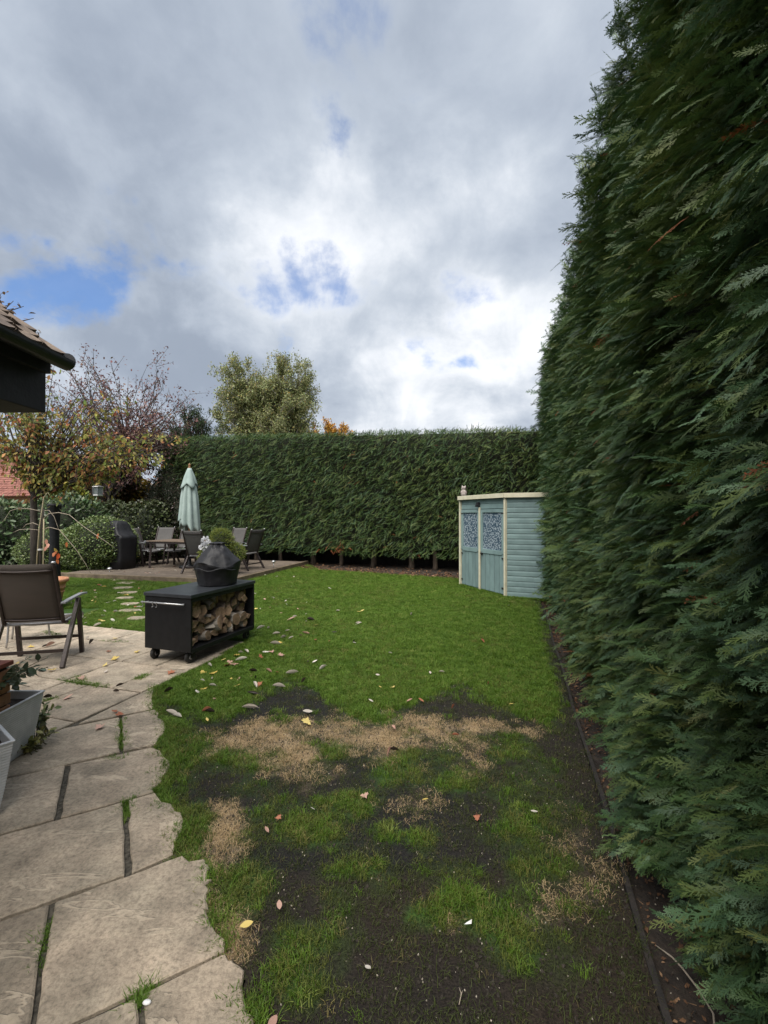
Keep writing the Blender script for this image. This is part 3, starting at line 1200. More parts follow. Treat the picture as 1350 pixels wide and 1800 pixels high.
def spray_set(n, base_fn, out_dir, down, along, length, jit, mix=(.56, .14, .29, .004), cl=1.0):
    """n sprays in tufts: points from base_fn, pointing along out_dir with droop; direction and depth change together over a hand's breadth"""
    pts = base_fn(n)
    sx = pts[:, 0] * along[0] + pts[:, 1] * along[1]
    f1 = vnoise(sx, pts[:, 2], 101, 2, 4.5 * cl)
    f2 = vnoise(sx, pts[:, 2], 103, 2, 4.5 * cl)
    f3 = vnoise(sx, pts[:, 2], 105, 2, 5.5 * cl)
    keep = NR.uniform(size=n) < np.clip((f3 - .28) * 4.5 * cl, .10, 1)
    pts, f1, f2, f3 = pts[keep], f1[keep], f2[keep], f3[keep]
    n = len(pts)
    pts = pts + np.array(out_dir)[None] * ((f3 - .5) * .22)[:, None]
    D = np.array(out_dir)[None] + np.array([0, 0, 1.0])[None] * (down + (f1 - .5) * 1.1 + NR.normal(0, .3, n))[:, None] + np.array(along)[None] * (.1 + (f2 - .5) * 1.5 + NR.normal(0, .42, n))[:, None]
    D = unit(D)
    N = unit(np.array([0, 0, 1.0])[None] + NR.normal(0, .6, (n, 3)) + np.array(out_dir)[None] * .5)
    E_ = eulers(frames(D, N))
    L = length * NR.uniform(.65, 1.3, n)
    pts = pts - D * (L * .62)[:, None]
    c = np.cumsum(mix)
    r = NR.uniform(size=n) * c[-1]
    patch = vnoise(sx[keep], pts[:, 2], 77, 3, 1.1)
    k = np.where(r < c[0], NR.integers(0, 3, n), np.where(r < c[1], 3 + NR.integers(0, 2, n), np.where(r < c[2], 5, 6)))
    k = np.where((patch > .62) & (k < 3) & (NR.uniform(size=n) < .5), 3 + NR.integers(0, 2, n), k)
    k = np.where((patch < .38) & (k < 3) & (NR.uniform(size=n) < .6), 5, k)
    return pts, E_, L, k


far_coll = proto_collection('conifer_spray_far', [spray('fine_a', m_ley, 11, 7, 2, 24, .17), spray('fine_b', m_ley, 12, 7, 2, 22, .14), spray('fine_c', m_ley, 13, 6, 2, 26, .20),
                                                 spray('fine_d', m_ley_b, 14, 7, 2, 24, .16), spray('fine_e', m_ley_b, 15, 6, 2, 22, .18),
                                                 spray('fine_f', m_ley_o, 16, 7, 2, 24, .16), spray('fine_g', m_ley_r, 17, 6, 2, 30, .2)])
m_core = material('hedge_inside', (.010, .013, .007), (.022, .024, .013), 9, .95, .05, 6)  # near-black tone paints the shade inside the hedges
m_bark = material('bark', s2l(58, 48, 40), s2l(92, 80, 68), 18, .9, .01, 40, stretch=(1, 1, .25))

# ---- tall hedge along the right side
HTOP = 4.78
hu = np.array((.2776, .9607, 0.0))                     # along the hedge
hn = np.array((-.9607, .2776, 0.0))                    # out of its face, to the lawn


def hedge_pt(s, z, d):
    """s metres along, z up, d out of the face; the face leans back slightly and billows"""
    wav = (vnoise(s, z, 81, 3, .55) - .5) * .34 + (vnoise(s, z, 83, 3, 2.0) - .5) * .16
    back = .016 * np.maximum(z - .5, 0) - .10 * np.clip((.5 - z) / .5, 0, 1) ** 2 * 0
    d = d + wav - back
    o = np.array((.64, 0.0, 0.0))
    return o[None] + hu[None] * s[:, None] + hn[None] * d[:, None] + np.c_[np.zeros(len(z)), np.zeros(len(z)), z]


right_hedge = empty('conifer_hedge', (edge_x(5) + .9, 5, 0))
tag(right_hedge, 'towering dark green conifer hedge running along the lawn edging past the shed', 'hedge')


def right_base(lo, hi, dd, zmin=.06):
    def f(n):
        s = NR.uniform(lo, hi, n)
        z = zmin + (HTOP - zmin) * NR.uniform(0, 1, n)
        low = vnoise(s, s * 0, 91, 3, 1.8) * .42
        z = np.maximum(z, low + zmin - .05)
        return hedge_pt(s, z, NR.normal(dd, .045, n))
    return f


sets = []
for (lo, hi, n, L, dd) in ((-1.2, .6, 2200, .22, .0), (.6, 2.6, 20000, .104, .0), (.6, 2.6, 5500, .18, -.09), (2.6, 5.0, 17000, .112, .0), (2.6, 5.0, 4500, .19, -.09), (5.0, 12.6, 25000, .138, .0), (5, 12.6, 4500, .26, -.1)):
    sets.append(spray_set(n, right_base(lo, hi, dd), hn, -.30, hu, L, .04, cl=1.25 if dd == 0 else 1.0))
# rough silhouettes: longer shoots standing out of the face and along the top
sets.append(spray_set(560, right_base(3.4, 12, .09), hn, .0, hu, .32, .05))
sets.append(spray_set(420, right_base(.9, 3.4, .05), hn, .0, hu, .17, .05))


def top_base(n):
    s = NR.uniform(-1, 12.6, n)
    return hedge_pt(s, np.full(n, HTOP) + NR.normal(0, .06, n), NR.uniform(-.9, .06, n))


sets.append(spray_set(3000, top_base, np.array((-.3, .1, .0)), .9, hu, .26, .05))
pt, er, sl, pk = (np.concatenate([s[i] for s in sets]) for i in range(4))
o_ = np.array(right_hedge.location)
tag(scatter('foliage', pt - o_, er, sl, pk, spray_coll, right_hedge), kind='stuff')
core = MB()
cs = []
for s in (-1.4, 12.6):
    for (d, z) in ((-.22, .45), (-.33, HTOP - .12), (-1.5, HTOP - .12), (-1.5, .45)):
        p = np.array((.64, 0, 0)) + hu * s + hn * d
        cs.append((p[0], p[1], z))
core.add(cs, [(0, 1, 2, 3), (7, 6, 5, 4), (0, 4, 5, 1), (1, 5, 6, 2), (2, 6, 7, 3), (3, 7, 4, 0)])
core.build('inner_branches', m_core, right_hedge, world=True)  # solid block coloured dark, standing for the shaded depth behind the sprays
for s in np.arange(-.8, 12.4, .75):
    p = np.array((.64, 0, 0)) + hu * (s + RS.uniform(-.15, .15)) + hn * (-.5 + RS.uniform(-.08, .05))
    t = MB()
    t.tube([(p[0], p[1], -.08), (p[0] + .02, p[1], .3), (p[0], p[1] + .02, 1.2)], [.07, .055, .05], 8)
    t.build('trunk', m_bark, right_hedge, smooth=True, world=True)

# ---- hedge across the end of the garden
RA = rad(20.0)
ru = np.array((math.cos(RA), -math.sin(RA), 0.0))      # along, towards the right
rn = np.array((-math.sin(RA), -math.cos(RA), 0.0))     # out of the face, towards the lawn
R0 = np.array((-2.17, 14.3, 0.0)) + rn * .55


def rear_top(s):
    return np.interp(s, [-5.6, 7.0], [4.27, 3.78])


rear_hedge = empty('conifer_hedge', (0.0, 13.6, 0))
tag(rear_hedge, 'clipped conifer hedge with bare trunks below, closing the far end behind the parasol', 'hedge')


def rear_pt(s, z, d):
    d = d + (vnoise(s, z, 85, 3, .6) - .5) * .26 + (vnoise(s, z, 86, 2, 2.2) - .5) * .08
    d = d - .16 * np.clip((z - 3.4) / .8, 0, 1) ** 2
    return R0[None] + ru[None] * s[:, None] + rn[None] * d[:, None] + np.c_[np.zeros(len(z)), np.zeros(len(z)), z]


def rear_base(dd):
    def f(n):
        s = NR.uniform(-5.9, 7.2, n)
        lo = .42 + (vnoise(s, s * 0, 93, 3, 1.3) - .5) * .35
        z = lo + (rear_top(s) - lo) * NR.uniform(0, 1, n)
        return rear_pt(s, z, NR.normal(dd, .06, n))
    return f


def rear_topf(n):
    s = NR.uniform(-5.9, 7.2, n)
    return rear_pt(s, rear_top(s) + NR.normal(-.02, .035, n), NR.uniform(-1.1, .0, n))


sets = [spray_set(27000, rear_base(0), rn * .75 - ru * .55, -.32, ru, .20, .05, (.50, .08, .40, .0015), 2.2), spray_set(5000, rear_base(-.12), rn, -.2, ru, .30, .05, cl=2.0),
        spray_set(5200, rear_topf, rn * .35, .75, ru, .20, .05, (.45, .1, .45, 0), 2.0)]


def rear_dead(n):
    return rear_pt(NR.normal(1.05, .22, n), NR.normal(.58, .07, n), NR.uniform(.0, .08, n))


sets.append(spray_set(34, rear_dead, rn, -.3, ru, .24, .05, (0, 0, 0, 1)))
pt, er, sl, pk = (np.concatenate([s[i] for s in sets]) for i in range(4))
o_ = np.array(rear_hedge.location)
tag(scatter('foliage', pt - o_, er, sl, pk, far_coll, rear_hedge), kind='stuff')
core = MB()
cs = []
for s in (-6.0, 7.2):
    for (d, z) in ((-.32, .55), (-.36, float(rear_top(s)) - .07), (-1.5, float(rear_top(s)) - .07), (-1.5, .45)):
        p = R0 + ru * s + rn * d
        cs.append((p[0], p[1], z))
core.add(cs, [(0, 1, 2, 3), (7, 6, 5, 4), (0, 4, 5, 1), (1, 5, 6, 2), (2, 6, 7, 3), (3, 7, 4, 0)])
core.build('inner_branches', m_core, rear_hedge, world=True)  # opaque block whose dark colour extends the shade in and under this hedge
for s in (-5.2, -4.1, -3.2, -2.1, -1.2, -.05, .95, 2.0, 3.2, 3.9, 4.7, 5.6, 6.5):
    p = R0 + ru * s + rn * (-.45 + RS.uniform(-.1, .1))
    t = MB()
    k = RS.uniform(.8, 1.2)
    t.tube([(p[0], p[1], -.05), (p[0] + .01, p[1], .12), (p[0] + RS.uniform(-.04, .04), p[1], .5), (p[0], p[1] + .02, 1.1)], [.10 * k, .075 * k, .065 * k, .055 * k], 8)
    t.build('trunk', m_bark, rear_hedge, smooth=True, world=True)
# dark close-boarded fence behind the trunks
fence = empty('board_fence', tuple(R0 - rn * 1.3))
tag(fence, 'dark close boarded fence standing in the gloom behind the far hedge trunks', 'fence')
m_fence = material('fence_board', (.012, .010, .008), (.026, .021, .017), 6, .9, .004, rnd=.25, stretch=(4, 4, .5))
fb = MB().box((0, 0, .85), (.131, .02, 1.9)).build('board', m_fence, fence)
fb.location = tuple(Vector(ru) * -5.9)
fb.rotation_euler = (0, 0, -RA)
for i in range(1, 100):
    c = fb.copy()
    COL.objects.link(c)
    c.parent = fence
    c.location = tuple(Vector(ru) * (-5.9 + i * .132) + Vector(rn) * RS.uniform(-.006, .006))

# ================================================================== SHED (five-sided corner shed)
m_shed = material('painted_timber', s2l(98, 119, 120), s2l(120, 143, 143), 4, .68, .0016, 60, rnd=.09, stretch=(1, 1, .5), spread=(.25, .6))
m_cream = material('cream_paint', s2l(196, 190, 166), s2l(216, 210, 186), 6, .6, .001, 50)
m_black = material('black_metal', (.010, .011, .013), (.018, .019, .022), 20, .45)
m_felt = material('roof_felt', (.05, .05, .05), (.09, .09, .085), 20, .95, .003)


def curtain_material():
    m = bpy.data.materials.new('leaf_print_glazing')
    m.use_nodes = True
    n, l = m.node_tree.nodes, m.node_tree.links
    b = n['Principled BSDF']
    b.inputs['Roughness'].default_value = .25
    t = n.new('ShaderNodeTexCoord')
    mp = n.new('ShaderNodeMapping')
    mp.inputs['Scale'].default_value = (46, 46, 26)
    l.new(t.outputs['Object'], mp.inputs[0])
    v = n.new('ShaderNodeTexVoronoi')
    v.inputs['Scale'].default_value = 1.0
    l.new(mp.outputs[0], v.inputs['Vector'])
    r = n.new('ShaderNodeValToRGB')
    e = r.color_ramp.elements
    e[0].position = .30
    e[0].color = (*s2l(172, 184, 192), 1)
    e[1].position = .52
    e[1].color = (*s2l(66, 86, 102), 1)
    l.new(v.outputs['Distance'], r.inputs[0])
    l.new(r.outputs[0], b.inputs['Base Color'])
    return m


m_curtain = curtain_material()
SH = 1.87
sR, sL = shed_R, shed_L
d_f = (sL - sR).normalized()                           # along the door face, to its left
n_f = Vector((-d_f.y, d_f.x))
n_f = n_f if n_f.dot(Vector((0, 0)) - sR) > 0 else -n_f
d_s = Vector((.93, -.367)).normalized()                # right side panel, running into the hedge
n_s = Vector((d_s.y, -d_s.x))
n_s = n_s if n_s.dot(-sR) > 0 else -n_s
wf = (sL - sR).length
shed = empty('corner_shed', (sR.x, sR.y, 0))
tag(shed, 'pale blue green timber corner shed with cream trim tucked between the hedges', 'shed')


def shed_face(org, d, n):
    """matrix: local x along d, y into the wall, z up, relative to the shed's origin"""
    M = Matrix(((d.x, -n.x, 0, org.x - sR.x), (d.y, -n.y, 0, org.y - sR.y), (0, 0, 1, 0), (0, 0, 0, 1)))
    return M


def placed(o, M):
    o.matrix_local = M
    return o


SLEN = 1.45
Ms = shed_face(sR, d_s, n_s)
# weatherboards of the side: 19 boards, each with its lapped lower edge standing proud
nb = 19
bh = SH / nb
for i in range(nb):
    z0 = .02 + i * bh
    b = MB()
    b.add([(0.0, .03, z0), (SLEN, .03, z0), (SLEN, -.006, z0 + .003), (0, -.006, z0 + .003), (0, .03, z0 + bh + .012), (SLEN, .03, z0 + bh + .012),
           (SLEN, .004, z0 + bh - .002), (0, .004, z0 + bh - .002), (0, -.006, z0 + .06), (SLEN, -.006, z0 + .06), (0, -.002, z0 + .078), (SLEN, -.002, z0 + .078)],
          [(0, 1, 2, 3), (3, 2, 9, 8), (8, 9, 11, 10), (10, 11, 6, 7), (7, 6, 5, 4), (4, 5, 1, 0), (0, 3, 8, 10, 7, 4), (1, 5, 6, 11, 9, 2)])
    placed(b.build('weatherboard', m_shed, shed), Ms)
# door face: boards above the doors, door pair
Mf = shed_face(sR, d_f, n_f)
for i in range(2):
    z0 = SH - .20 + i * .1
    b = MB().box((wf / 2, .012, z0 + .05), (wf - .06, .022, .096))
    placed(b.build('weatherboard', m_shed, shed, bevel=.005), Mf)
b = MB().box((wf / 2, .035, SH / 2), (wf - .03, .02, SH - .02))
placed(b.build('wall', m_shed, shed), Mf)
post_w = .05
for x, w in ((.0, .045), (wf, .038)):
    c = MB().box((x, -.012, SH / 2 - .01), (w, .05, SH + .02))
    placed(c.build('corner_trim', m_cream, shed, bevel=.004), Mf)
mid = wf * .525
mt = MB().box((mid, -.022, .86), (.040, .03, 1.68))
placed(mt.build('door_trim', m_cream, shed, bevel=.004), Mf)


def shed_door(x0, x1, planks):
    d = empty('door', (0, 0, 0))
    d.parent = shed
    d.matrix_local = Mf
    w = x1 - x0
    z0, z1, zs = .05, 1.66, .80
    pw = w / planks
    for i in range(planks):
        MB().box((x0 + pw * (i + .5), .004, (z0 + zs) / 2), (pw - .012, .018, zs - z0)).build('plank', m_shed, d, bevel=.003)
    fw = .065
    fr_ = MB()
    fr_.box((x0 + fw / 2, -.002, (zs + z1) / 2), (fw, .03, z1 - zs)).box((x1 - fw / 2, -.002, (zs + z1) / 2), (fw, .03, z1 - zs))
    fr_.box(((x0 + x1) / 2, -.003, z1 - fw / 2 + .001), (w - 2 * fw + .004, .028, fw)).box(((x0 + x1) / 2, -.003, zs + fw / 2 - .01), (w - 2 * fw + .004, .034, fw + .02))
    fr_.build('frame', m_shed, d, bevel=.003)
    MB().box(((x0 + x1) / 2, .010, (zs + z1) / 2), (w - 2 * fw + .01, .008, z1 - zs - fw)).build('window_pane', m_curtain, d)
    return d


dl = shed_door(.045, mid - .024, 5)
dr = shed_door(mid + .024, wf - .04, 5)
latch = MB().box((mid - .07, -.022, .77), (.07, .02, .022)).box((mid - .09, -.035, .76), (.02, .02, .05))
placed(latch.build('latch', m_black, shed, bevel=.003), Mf)
for (x, z) in ((.075, .16), (.075, .72), (wf - .075, .16), (wf - .075, .72), (.075, 1.58), (wf - .075, 1.58)):
    placed(MB().box((x, -.018, z), (.055, .006, .028)).build('hinge', m_black, shed), Mf)
lamp = MB().box((mid + .03, -.04, SH - .11), (.075, .05, .10)).box((mid + .03, -.075, SH - .135), (.05, .04, .05))
placed(lamp.build('sensor_light', m_black, shed, bevel=.006), Mf)
# the hidden sides, the roof and its cream fascia
bR = sR + d_s * SLEN
d_b = Vector((-d_s.y, d_s.x)) if Vector((-d_s.y, d_s.x)).y > 0 else Vector((d_s.y, -d_s.x))
bL = sL + d_b * .75
bk = bR + d_b * 1.75
out = [sR, bR, bk, bL, sL]
wl_ = MB()
for a, b_ in ((bR, bk), (bk, bL), (bL, sL)):
    wl_.bar((a.x, a.y, SH / 2), (b_.x, b_.y, SH / 2), .03, SH - .01)
wl_.build('back_wall', m_shed, shed, world=True)


def offset_poly(poly, d):
    c = sum(poly, Vector((0, 0))) / len(poly)
    n = len(poly)
    outp = []
    for i in range(n):
        p, a, b_ = poly[i], poly[i - 1], poly[(i + 1) % n]
        e1, e2 = (p - a).normalized(), (b_ - p).normalized()
        n1, n2 = Vector((e1.y, -e1.x)), Vector((e2.y, -e2.x))
        if n1.dot(c - p) > 0:
            n1 = -n1
        if n2.dot(c - p) > 0:
            n2 = -n2
        m_ = (n1 + n2).normalized()
        outp.append(p + m_ * d / max(.3, m_.dot(n1)))
    return outp


op = offset_poly(out, .06)
roof = MB().prism([(p.x, p.y) for p in (op if area([(q.x, q.y) for q in op]) > 0 else op[::-1])], SH + .03, SH + .085)
roof.build('roof', m_felt, shed, world=True)
for i in range(len(op)):
    a, b_ = op[i], op[(i + 1) % len(op)]
    e = (b_ - a).normalized()
    MB().bar((a.x - e.x * .006, a.y - e.y * .006, SH + .045), (b_.x - e.x * .014, b_.y - e.y * .014, SH + .045), .022, .085).build('fascia', m_cream, shed, world=True, bevel=.003)

# stone bird figure standing on the shed roof
bp = P(816, 858, shed_L.length + .1)
fx, fy = sL.x + .06, sL.y - .02
m_stoneb = material('weathered_cast_stone', s2l(120, 108, 104), s2l(196, 186, 180), 26, .9, .004)
owl = empty('owl_ornament', (fx, fy, SH + .085))
tag(owl, 'small weathered stone owl ornament perched on the shed roof corner', 'ornament')
ow = MB()
ow.lathe([(.0, 0), (.045, .0), (.058, .02), (.068, .06), (.062, .10), (.046, .13), (.040, .14), (.050, .155), (.055, .18), (.046, .205), (.024, .218), (0, .22)], 16)
ow.build('body', m_stoneb, owl, smooth=True)
for s in (-1, 1):
    MB().lathe([(0, 0), (.018, .0), (.012, .02), (0, .04)], 8, (s * .032, -.01, .205)).build('ear_tuft', m_stoneb, owl, smooth=True)
    MB().lathe([(0, -.05), (.018, -.03), (.022, .0), (.014, .035), (0, .045)], 8, (s * .058, .0, .085), .6, 1.5).build('wing', material('dark_stone', s2l(92, 80, 78), s2l(130, 116, 112), 30, .9), owl, smooth=True)
    MB().lathe([(0, -.012), (.012, -.008), (.015, 0), (.012, .008), (0, .012)], 8, (s * .02, -.045, .182)).build('eye', m_black, owl, smooth=True)

# ================================================================== TERRACE DECK
m_deck = material('weathered_board', s2l(86, 76, 66), s2l(116, 104, 92), 5, .85, .003, 30, rnd=.12, stretch=(1, 1, 1))
m_sleeper = material('old_sleeper', s2l(84, 72, 58), s2l(120, 106, 86), 6, .85, .006, 24, rnd=.1)
dk0 = Vector(G(180, 1005, .12))
dk1 = Vector(G(402, 1019, .12))
deck_u = (Vector(G(536, 987, .12)) - dk1).normalized()
deck_v = Vector((deck_u.y, -deck_u.x))
deck = MB()
DW, DD = 4.75, 4.2
corner = dk1
dA = corner - deck_v * DW
dB = corner + deck_u * DD
deck.prism([(dA.x, dA.y), (corner.x, corner.y), (dB.x, dB.y), ((dA + deck_u * DD).x, (dA + deck_u * DD).y)], -.05, .085)
deck = deck.build('terrace', material('terrace_fill', (.03, .025, .02), (.05, .04, .03), 8, .95))
tag(deck, kind='structure')
nbd = 29
for i in range(nbd):
    a = corner + deck_u * (.10 + (i + .5) * (DD - .2) / nbd)
    b_ = a - deck_v * (DW - .12)
    mb = MB().bar((a.x - deck_v.x * .11, a.y - deck_v.y * .11, .102), (b_.x, b_.y, .102), (DD - .2) / nbd - .007, .03)
    o = mb.build('deck_board', m_deck, deck)
for a, b_ in ((corner - deck_v * DW, corner + deck_v * .02), (corner + deck_u * .06, corner + deck_u * DD)):
    MB().bar((a.x, a.y, .055), (b_.x, b_.y, .055), .10, .15).build('sleeper', m_sleeper, deck, bevel=.008)
DZ = .118

# ================================================================== SLING CHAIRS
m_alu = material('brown_metal', s2l(54, 46, 46), s2l(68, 60, 58), 30, .42, metallic=.3)
m_alu_g = material('grey_metal', s2l(126, 126, 128), s2l(150, 150, 152), 30, .4, metallic=.4)
m_silver = material('bare_metal', s2l(170, 170, 172), s2l(196, 196, 198), 30, .35, metallic=.8)
m_arm = material('armrest_grey', s2l(116, 118, 122), s2l(140, 142, 146), 20, .5)


def mesh_fabric(name, c1, c2):
    m = material(name, c1, c2, 3.0, .75, spread=(.2, .8), stretch=(.6, .6, 2.5))
    n, l = m.node_tree.nodes, m.node_tree.links
    b = n['Principled BSDF']
    t = [x for x in n if x.type == 'TEX_COORD'][0]
    w = n.new('ShaderNodeTexWave')
    w.inputs['Scale'].default_value = 110
    w.bands_direction = 'Z'
    l.new(t.outputs['Object'], w.inputs['Vector'])
    bn = n.new('ShaderNodeBump')
    bn.inputs['Distance'].default_value = .001
    l.new(w.outputs[0], bn.inputs['Height'])
    l.new(bn.outputs[0], b.inputs['Normal'])
    return m


m_fab = mesh_fabric('brown_mesh_fabric', s2l(66, 60, 55), s2l(86, 77, 70))
m_fab_g = mesh_fabric('grey_mesh_fabric', s2l(74, 72, 72), s2l(92, 90, 88))


def sling_chair(fabric, frame):
    """reclining sling chair facing +y"""
    r = empty('sling_chair')
    # back: two rails leaning back, with the fabric between
    b0, b1 = (.0, -.10, .40), (.0, -.32, 1.05)
    for s in (-1, 1):
        x0, x1 = s * .262, s * .262
        MB().tube([(x0, -.02, .405), (x0, -.10, .43), (x1, -.205, .72), (x1, -.30, 1.00), (x1, -.325, 1.055)], .019, 8).build('back_rail', frame, r, smooth=True)
        MB().lathe([(0, 0), (.021, 0), (.021, .012), (.012, .02), (0, .021)], 10, (x1, -.327, 1.052)).build('end_cap', m_silver, r, smooth=True)
    nx, nz = 8, 12
    vs, fs = [], []
    for j in range(nz + 1):
        t = j / nz
        y, z = -.108 - .215 * t - .02 * math.sin(math.pi * t) * 0, .445 + .60 * t
        for i in range(nx + 1):
            q = i / nx * 2 - 1
            vs.append((q * .25, y - .035 * (1 - q * q) * math.sin(math.pi * (t * .8 + .1)), z))
    for j in range(nz):
        for i in range(nx):
            k = j * (nx + 1) + i
            fs.append((k, k + 1, k + nx + 2, k + nx + 1))
    o = MB().add(vs, fs).build('back_fabric', fabric, r, smooth=True)
    so = o.modifiers.new('thick', 'SOLIDIFY')
    so.thickness = .003
    # sewn pockets at head and foot of the back
    for t in (.89, .045):
        y, z = -.108 - .215 * t, .445 + .60 * t
        pts_ = [(q * .25, y - .040 * (1 - q * q) * math.sin(math.pi * (t * .8 + .1)) - .006, z - .008 * (1 - q * q)) for q in np.linspace(-1, 1, 9)]
        MB().tube(pts_, .008, 6).build('seam_bar', frame, r, smooth=True)
    vs, fs = [], []
    for j in range(7):
        t = j / 6
        for i in range(nx + 1):
            q = i / nx * 2 - 1
            vs.append((q * .245, -.07 + .46 * t, .425 + .02 * math.sin(t * 2.4) - .03 * (1 - q * q) - (.04 * max(0, t - .8) * 5 if t > .8 else 0)))
    for j in range(6):
        for i in range(nx):
            k = j * (nx + 1) + i
            fs.append((k, k + 1, k + nx + 2, k + nx + 1))
    o = MB().add(vs, fs).build('seat_fabric', fabric, r, smooth=True)
    so = o.modifiers.new('thick', 'SOLIDIFY')
    so.thickness = .003
    sf = MB()
    for s in (-1, 1):
        sf.tube([(s * .255, -.09, .415), (s * .255, .15, .43), (s * .255, .36, .43), (s * .255, .40, .40)], .015, 8)
    sf.tube([(-.255, .40, .40), (.255, .40, .40)], .014, 8).tube([(-.255, -.09, .415), (.255, -.09, .415)], .013, 8)
    sf.build('seat_frame', m_alu_g, r, smooth=True)
    for s in (-1, 1):
        MB().bar((s * .296, .165, .625), (s * .296, .275, .0), .040, .044, (0, 1, 0)).build('leg', frame, r, bevel=.005)
        MB().bar((s * .320, .11, .628), (s * .320, -.275, .0), .040, .046, (0, 1, 0)).build('leg', frame, r, bevel=.005)
        arm = MB()
        arm.add([(s * .305 + x, y, z) for (y, z, h) in ((-.22, .628, .0), (-.05, .640, 0), (.20, .652, 0), (.33, .640, 0)) for x, z in ((-.024, z), (.024, z), (.024, z + .022), (-.024, z + .022))],
                [(4 * k + i, 4 * k + (i + 1) % 4, 4 * k + 4 + (i + 1) % 4, 4 * k + 4 + i) for k in range(3) for i in range(4)] + [(3, 2, 1, 0), (12, 13, 14, 15)])
        arm.build('armrest', m_arm, r, bevel=.006)
        MB().bar((s * .285, -.20, .632), (s * .262, -.175, .60), .012, .03).build('hinge', frame, r)
    MB().bar((-.292, .215, .20), (.292, .215, .20), .018, .03).build('stretcher', frame, r)
    MB().bar((-.318, -.175, .15), (.318, -.175, .15), .018, .03).build('stretcher', frame, r)
    return r


ch = sling_chair(m_fab, m_alu)
ch.location = (-3.587, 4.73, .021)
ch.rotation_euler = (0, 0, rad(13.5))
tag(ch, 'brown mesh sling chair standing on the stone paving, seen from behind', 'chair')

# low table in front of that chair (bent tube legs)
lt = empty('side_table', (-4.32, 5.45, .021), rad(10))
tag(lt, 'low round metal side table with bent tube legs in front of the paving chair', 'table')
MB().lathe([(0, .395), (.26, .395), (.265, .40), (.265, .412), (.26, .418), (0, .42)], 32).build('top', m_alu_g, lt, smooth=False)
for k in range(3):
    a = k * 2.094 + .4
    c, s = math.cos(a), math.sin(a)
    MB().tube([(c * .12, s * .12, .39), (c * .2, s * .2, .36), (c * .235, s * .235, .25), (c * .25, s * .25, .08), (c * .27, s * .27, .01)], .011, 8).build('leg', m_silver, lt, smooth=True)

din = sling_chair(m_fab_g, m_alu)
spots = [  # px, depth, rotation (deg), what singles it out
    (250, 12.95, -100, 'grey mesh sling chair at the end of the table beside the covered barbecue'),
    (281, 13.55, 172, 'grey mesh sling chair behind the table, between its end chair and the parasol'),
    (321, 13.35, 165, 'grey mesh sling chair partly hidden behind the folded parasol'),
    (352, 11.25, -14, 'grey mesh sling chair on the lawn side of the table with its back turned'),
    (407, 12.95, 150, 'grey mesh sling chair behind the potted green shrub'),
    (436, 12.0, 68, 'grey mesh sling chair turned side on near the terrace corner sleeper')]
for i, (px, Y, a, lab) in enumerate(spots):
    o = din if i == 0 else copy_tree(din)
    o.location = ((px - CX) / F * Y, Y, DZ)
    o.rotation_euler = (0, 0, rad(a))
    tag(o, lab, 'chair', 'sling chairs around the terrace table')

# ---- terrace table
tab = empty('garden_table', ((335 - CX) / F * 12.35, 12.35, DZ), math.atan2(-math.sin(GA), math.cos(GA)))
tag(tab, 'long brown slatted garden table on the terrace under the folded parasol', 'table')
m_wood = material('teak', s2l(92, 78, 66), s2l(116, 100, 86), 5, .7, .002, 30, rnd=.08, stretch=(.4, 3, 3))
for i in range(8):
    MB().box((0, -.42 + i * .12, .725), (2.1, .113, .022)).build('slat', m_wood, tab, bevel=.003)
MB().box((0, -.44, .69), (1.9, .03, .05)).box((0, .44, .69), (1.9, .03, .05)).box((-.95, 0, .69), (.03, .9, .05)).box((.95, 0, .69), (.03, .9, .05)).build('apron', m_alu, tab)
for sx in (-1, 1):
    for sy in (-1, 1):
        MB().bar((sx * .93, sy * .42, .70), (sx * .96, sy * .44, 0), .05, .05).build('leg', m_alu, tab)

# ---- folded parasol
pbx, pby = (333 - CX) / F * 12.35, 12.35
par = empty('parasol', (pbx, pby, DZ))
tag(par, 'folded pale green parasol with wooden finial standing through the terrace table', 'parasol')
m_pole = material('parasol_wood', s2l(120, 84, 52), s2l(150, 108, 70), 6, .5, stretch=(3, 3, .4))
m_canopy = material('pale_green_canvas', s2l(138, 154, 150), s2l(156, 172, 168), 3, .85, .004, 6)
MB().tube([(0, 0, .02), (0, 0, 2.70)], .024, 12).build('pole', m_pole, par, smooth=True)
MB().lathe([(.0, 2.70), (.04, 2.70), (.045, 2.72), (.02, 2.75), (.034, 2.78), (.03, 2.81), (.0, 2.84)], 14).build('finial', m_pole, par, smooth=True)
MB().lathe([(.0, 0), (.26, 0), (.26, .05), (.06, .08), (.04, .35), (0, .35)], 24).build('base', m_black, par, smooth=True)


def fold(zs, rs, lobes, depth, ph, zshift=None, n=96):
    vs, fs = [], []
    for i, (z, r) in enumerate(zip(zs, rs)):
        t = i / (len(zs) - 1)
        for k in range(n):
            a = 2 * math.pi * k / n
            f = abs(math.sin(a * lobes / 2 + ph + .25 * math.sin(3 * t + a)))
            rr = r * (1 - depth * t ** .5 * (1 - f) + .05 * math.sin(2 * a + 5 * t) * t)
            zz = z + (zshift(a, t) if zshift else 0)
            vs.append((rr * math.cos(a + .25 * t), rr * math.sin(a + .25 * t), zz))
    for i in range(len(zs) - 1):
        for k in range(n):
            k2 = (k + 1) % n
            fs.append((i * n + k, i * n + k2, (i + 1) * n + k2, (i + 1) * n + k))
    return MB().add(vs, fs)


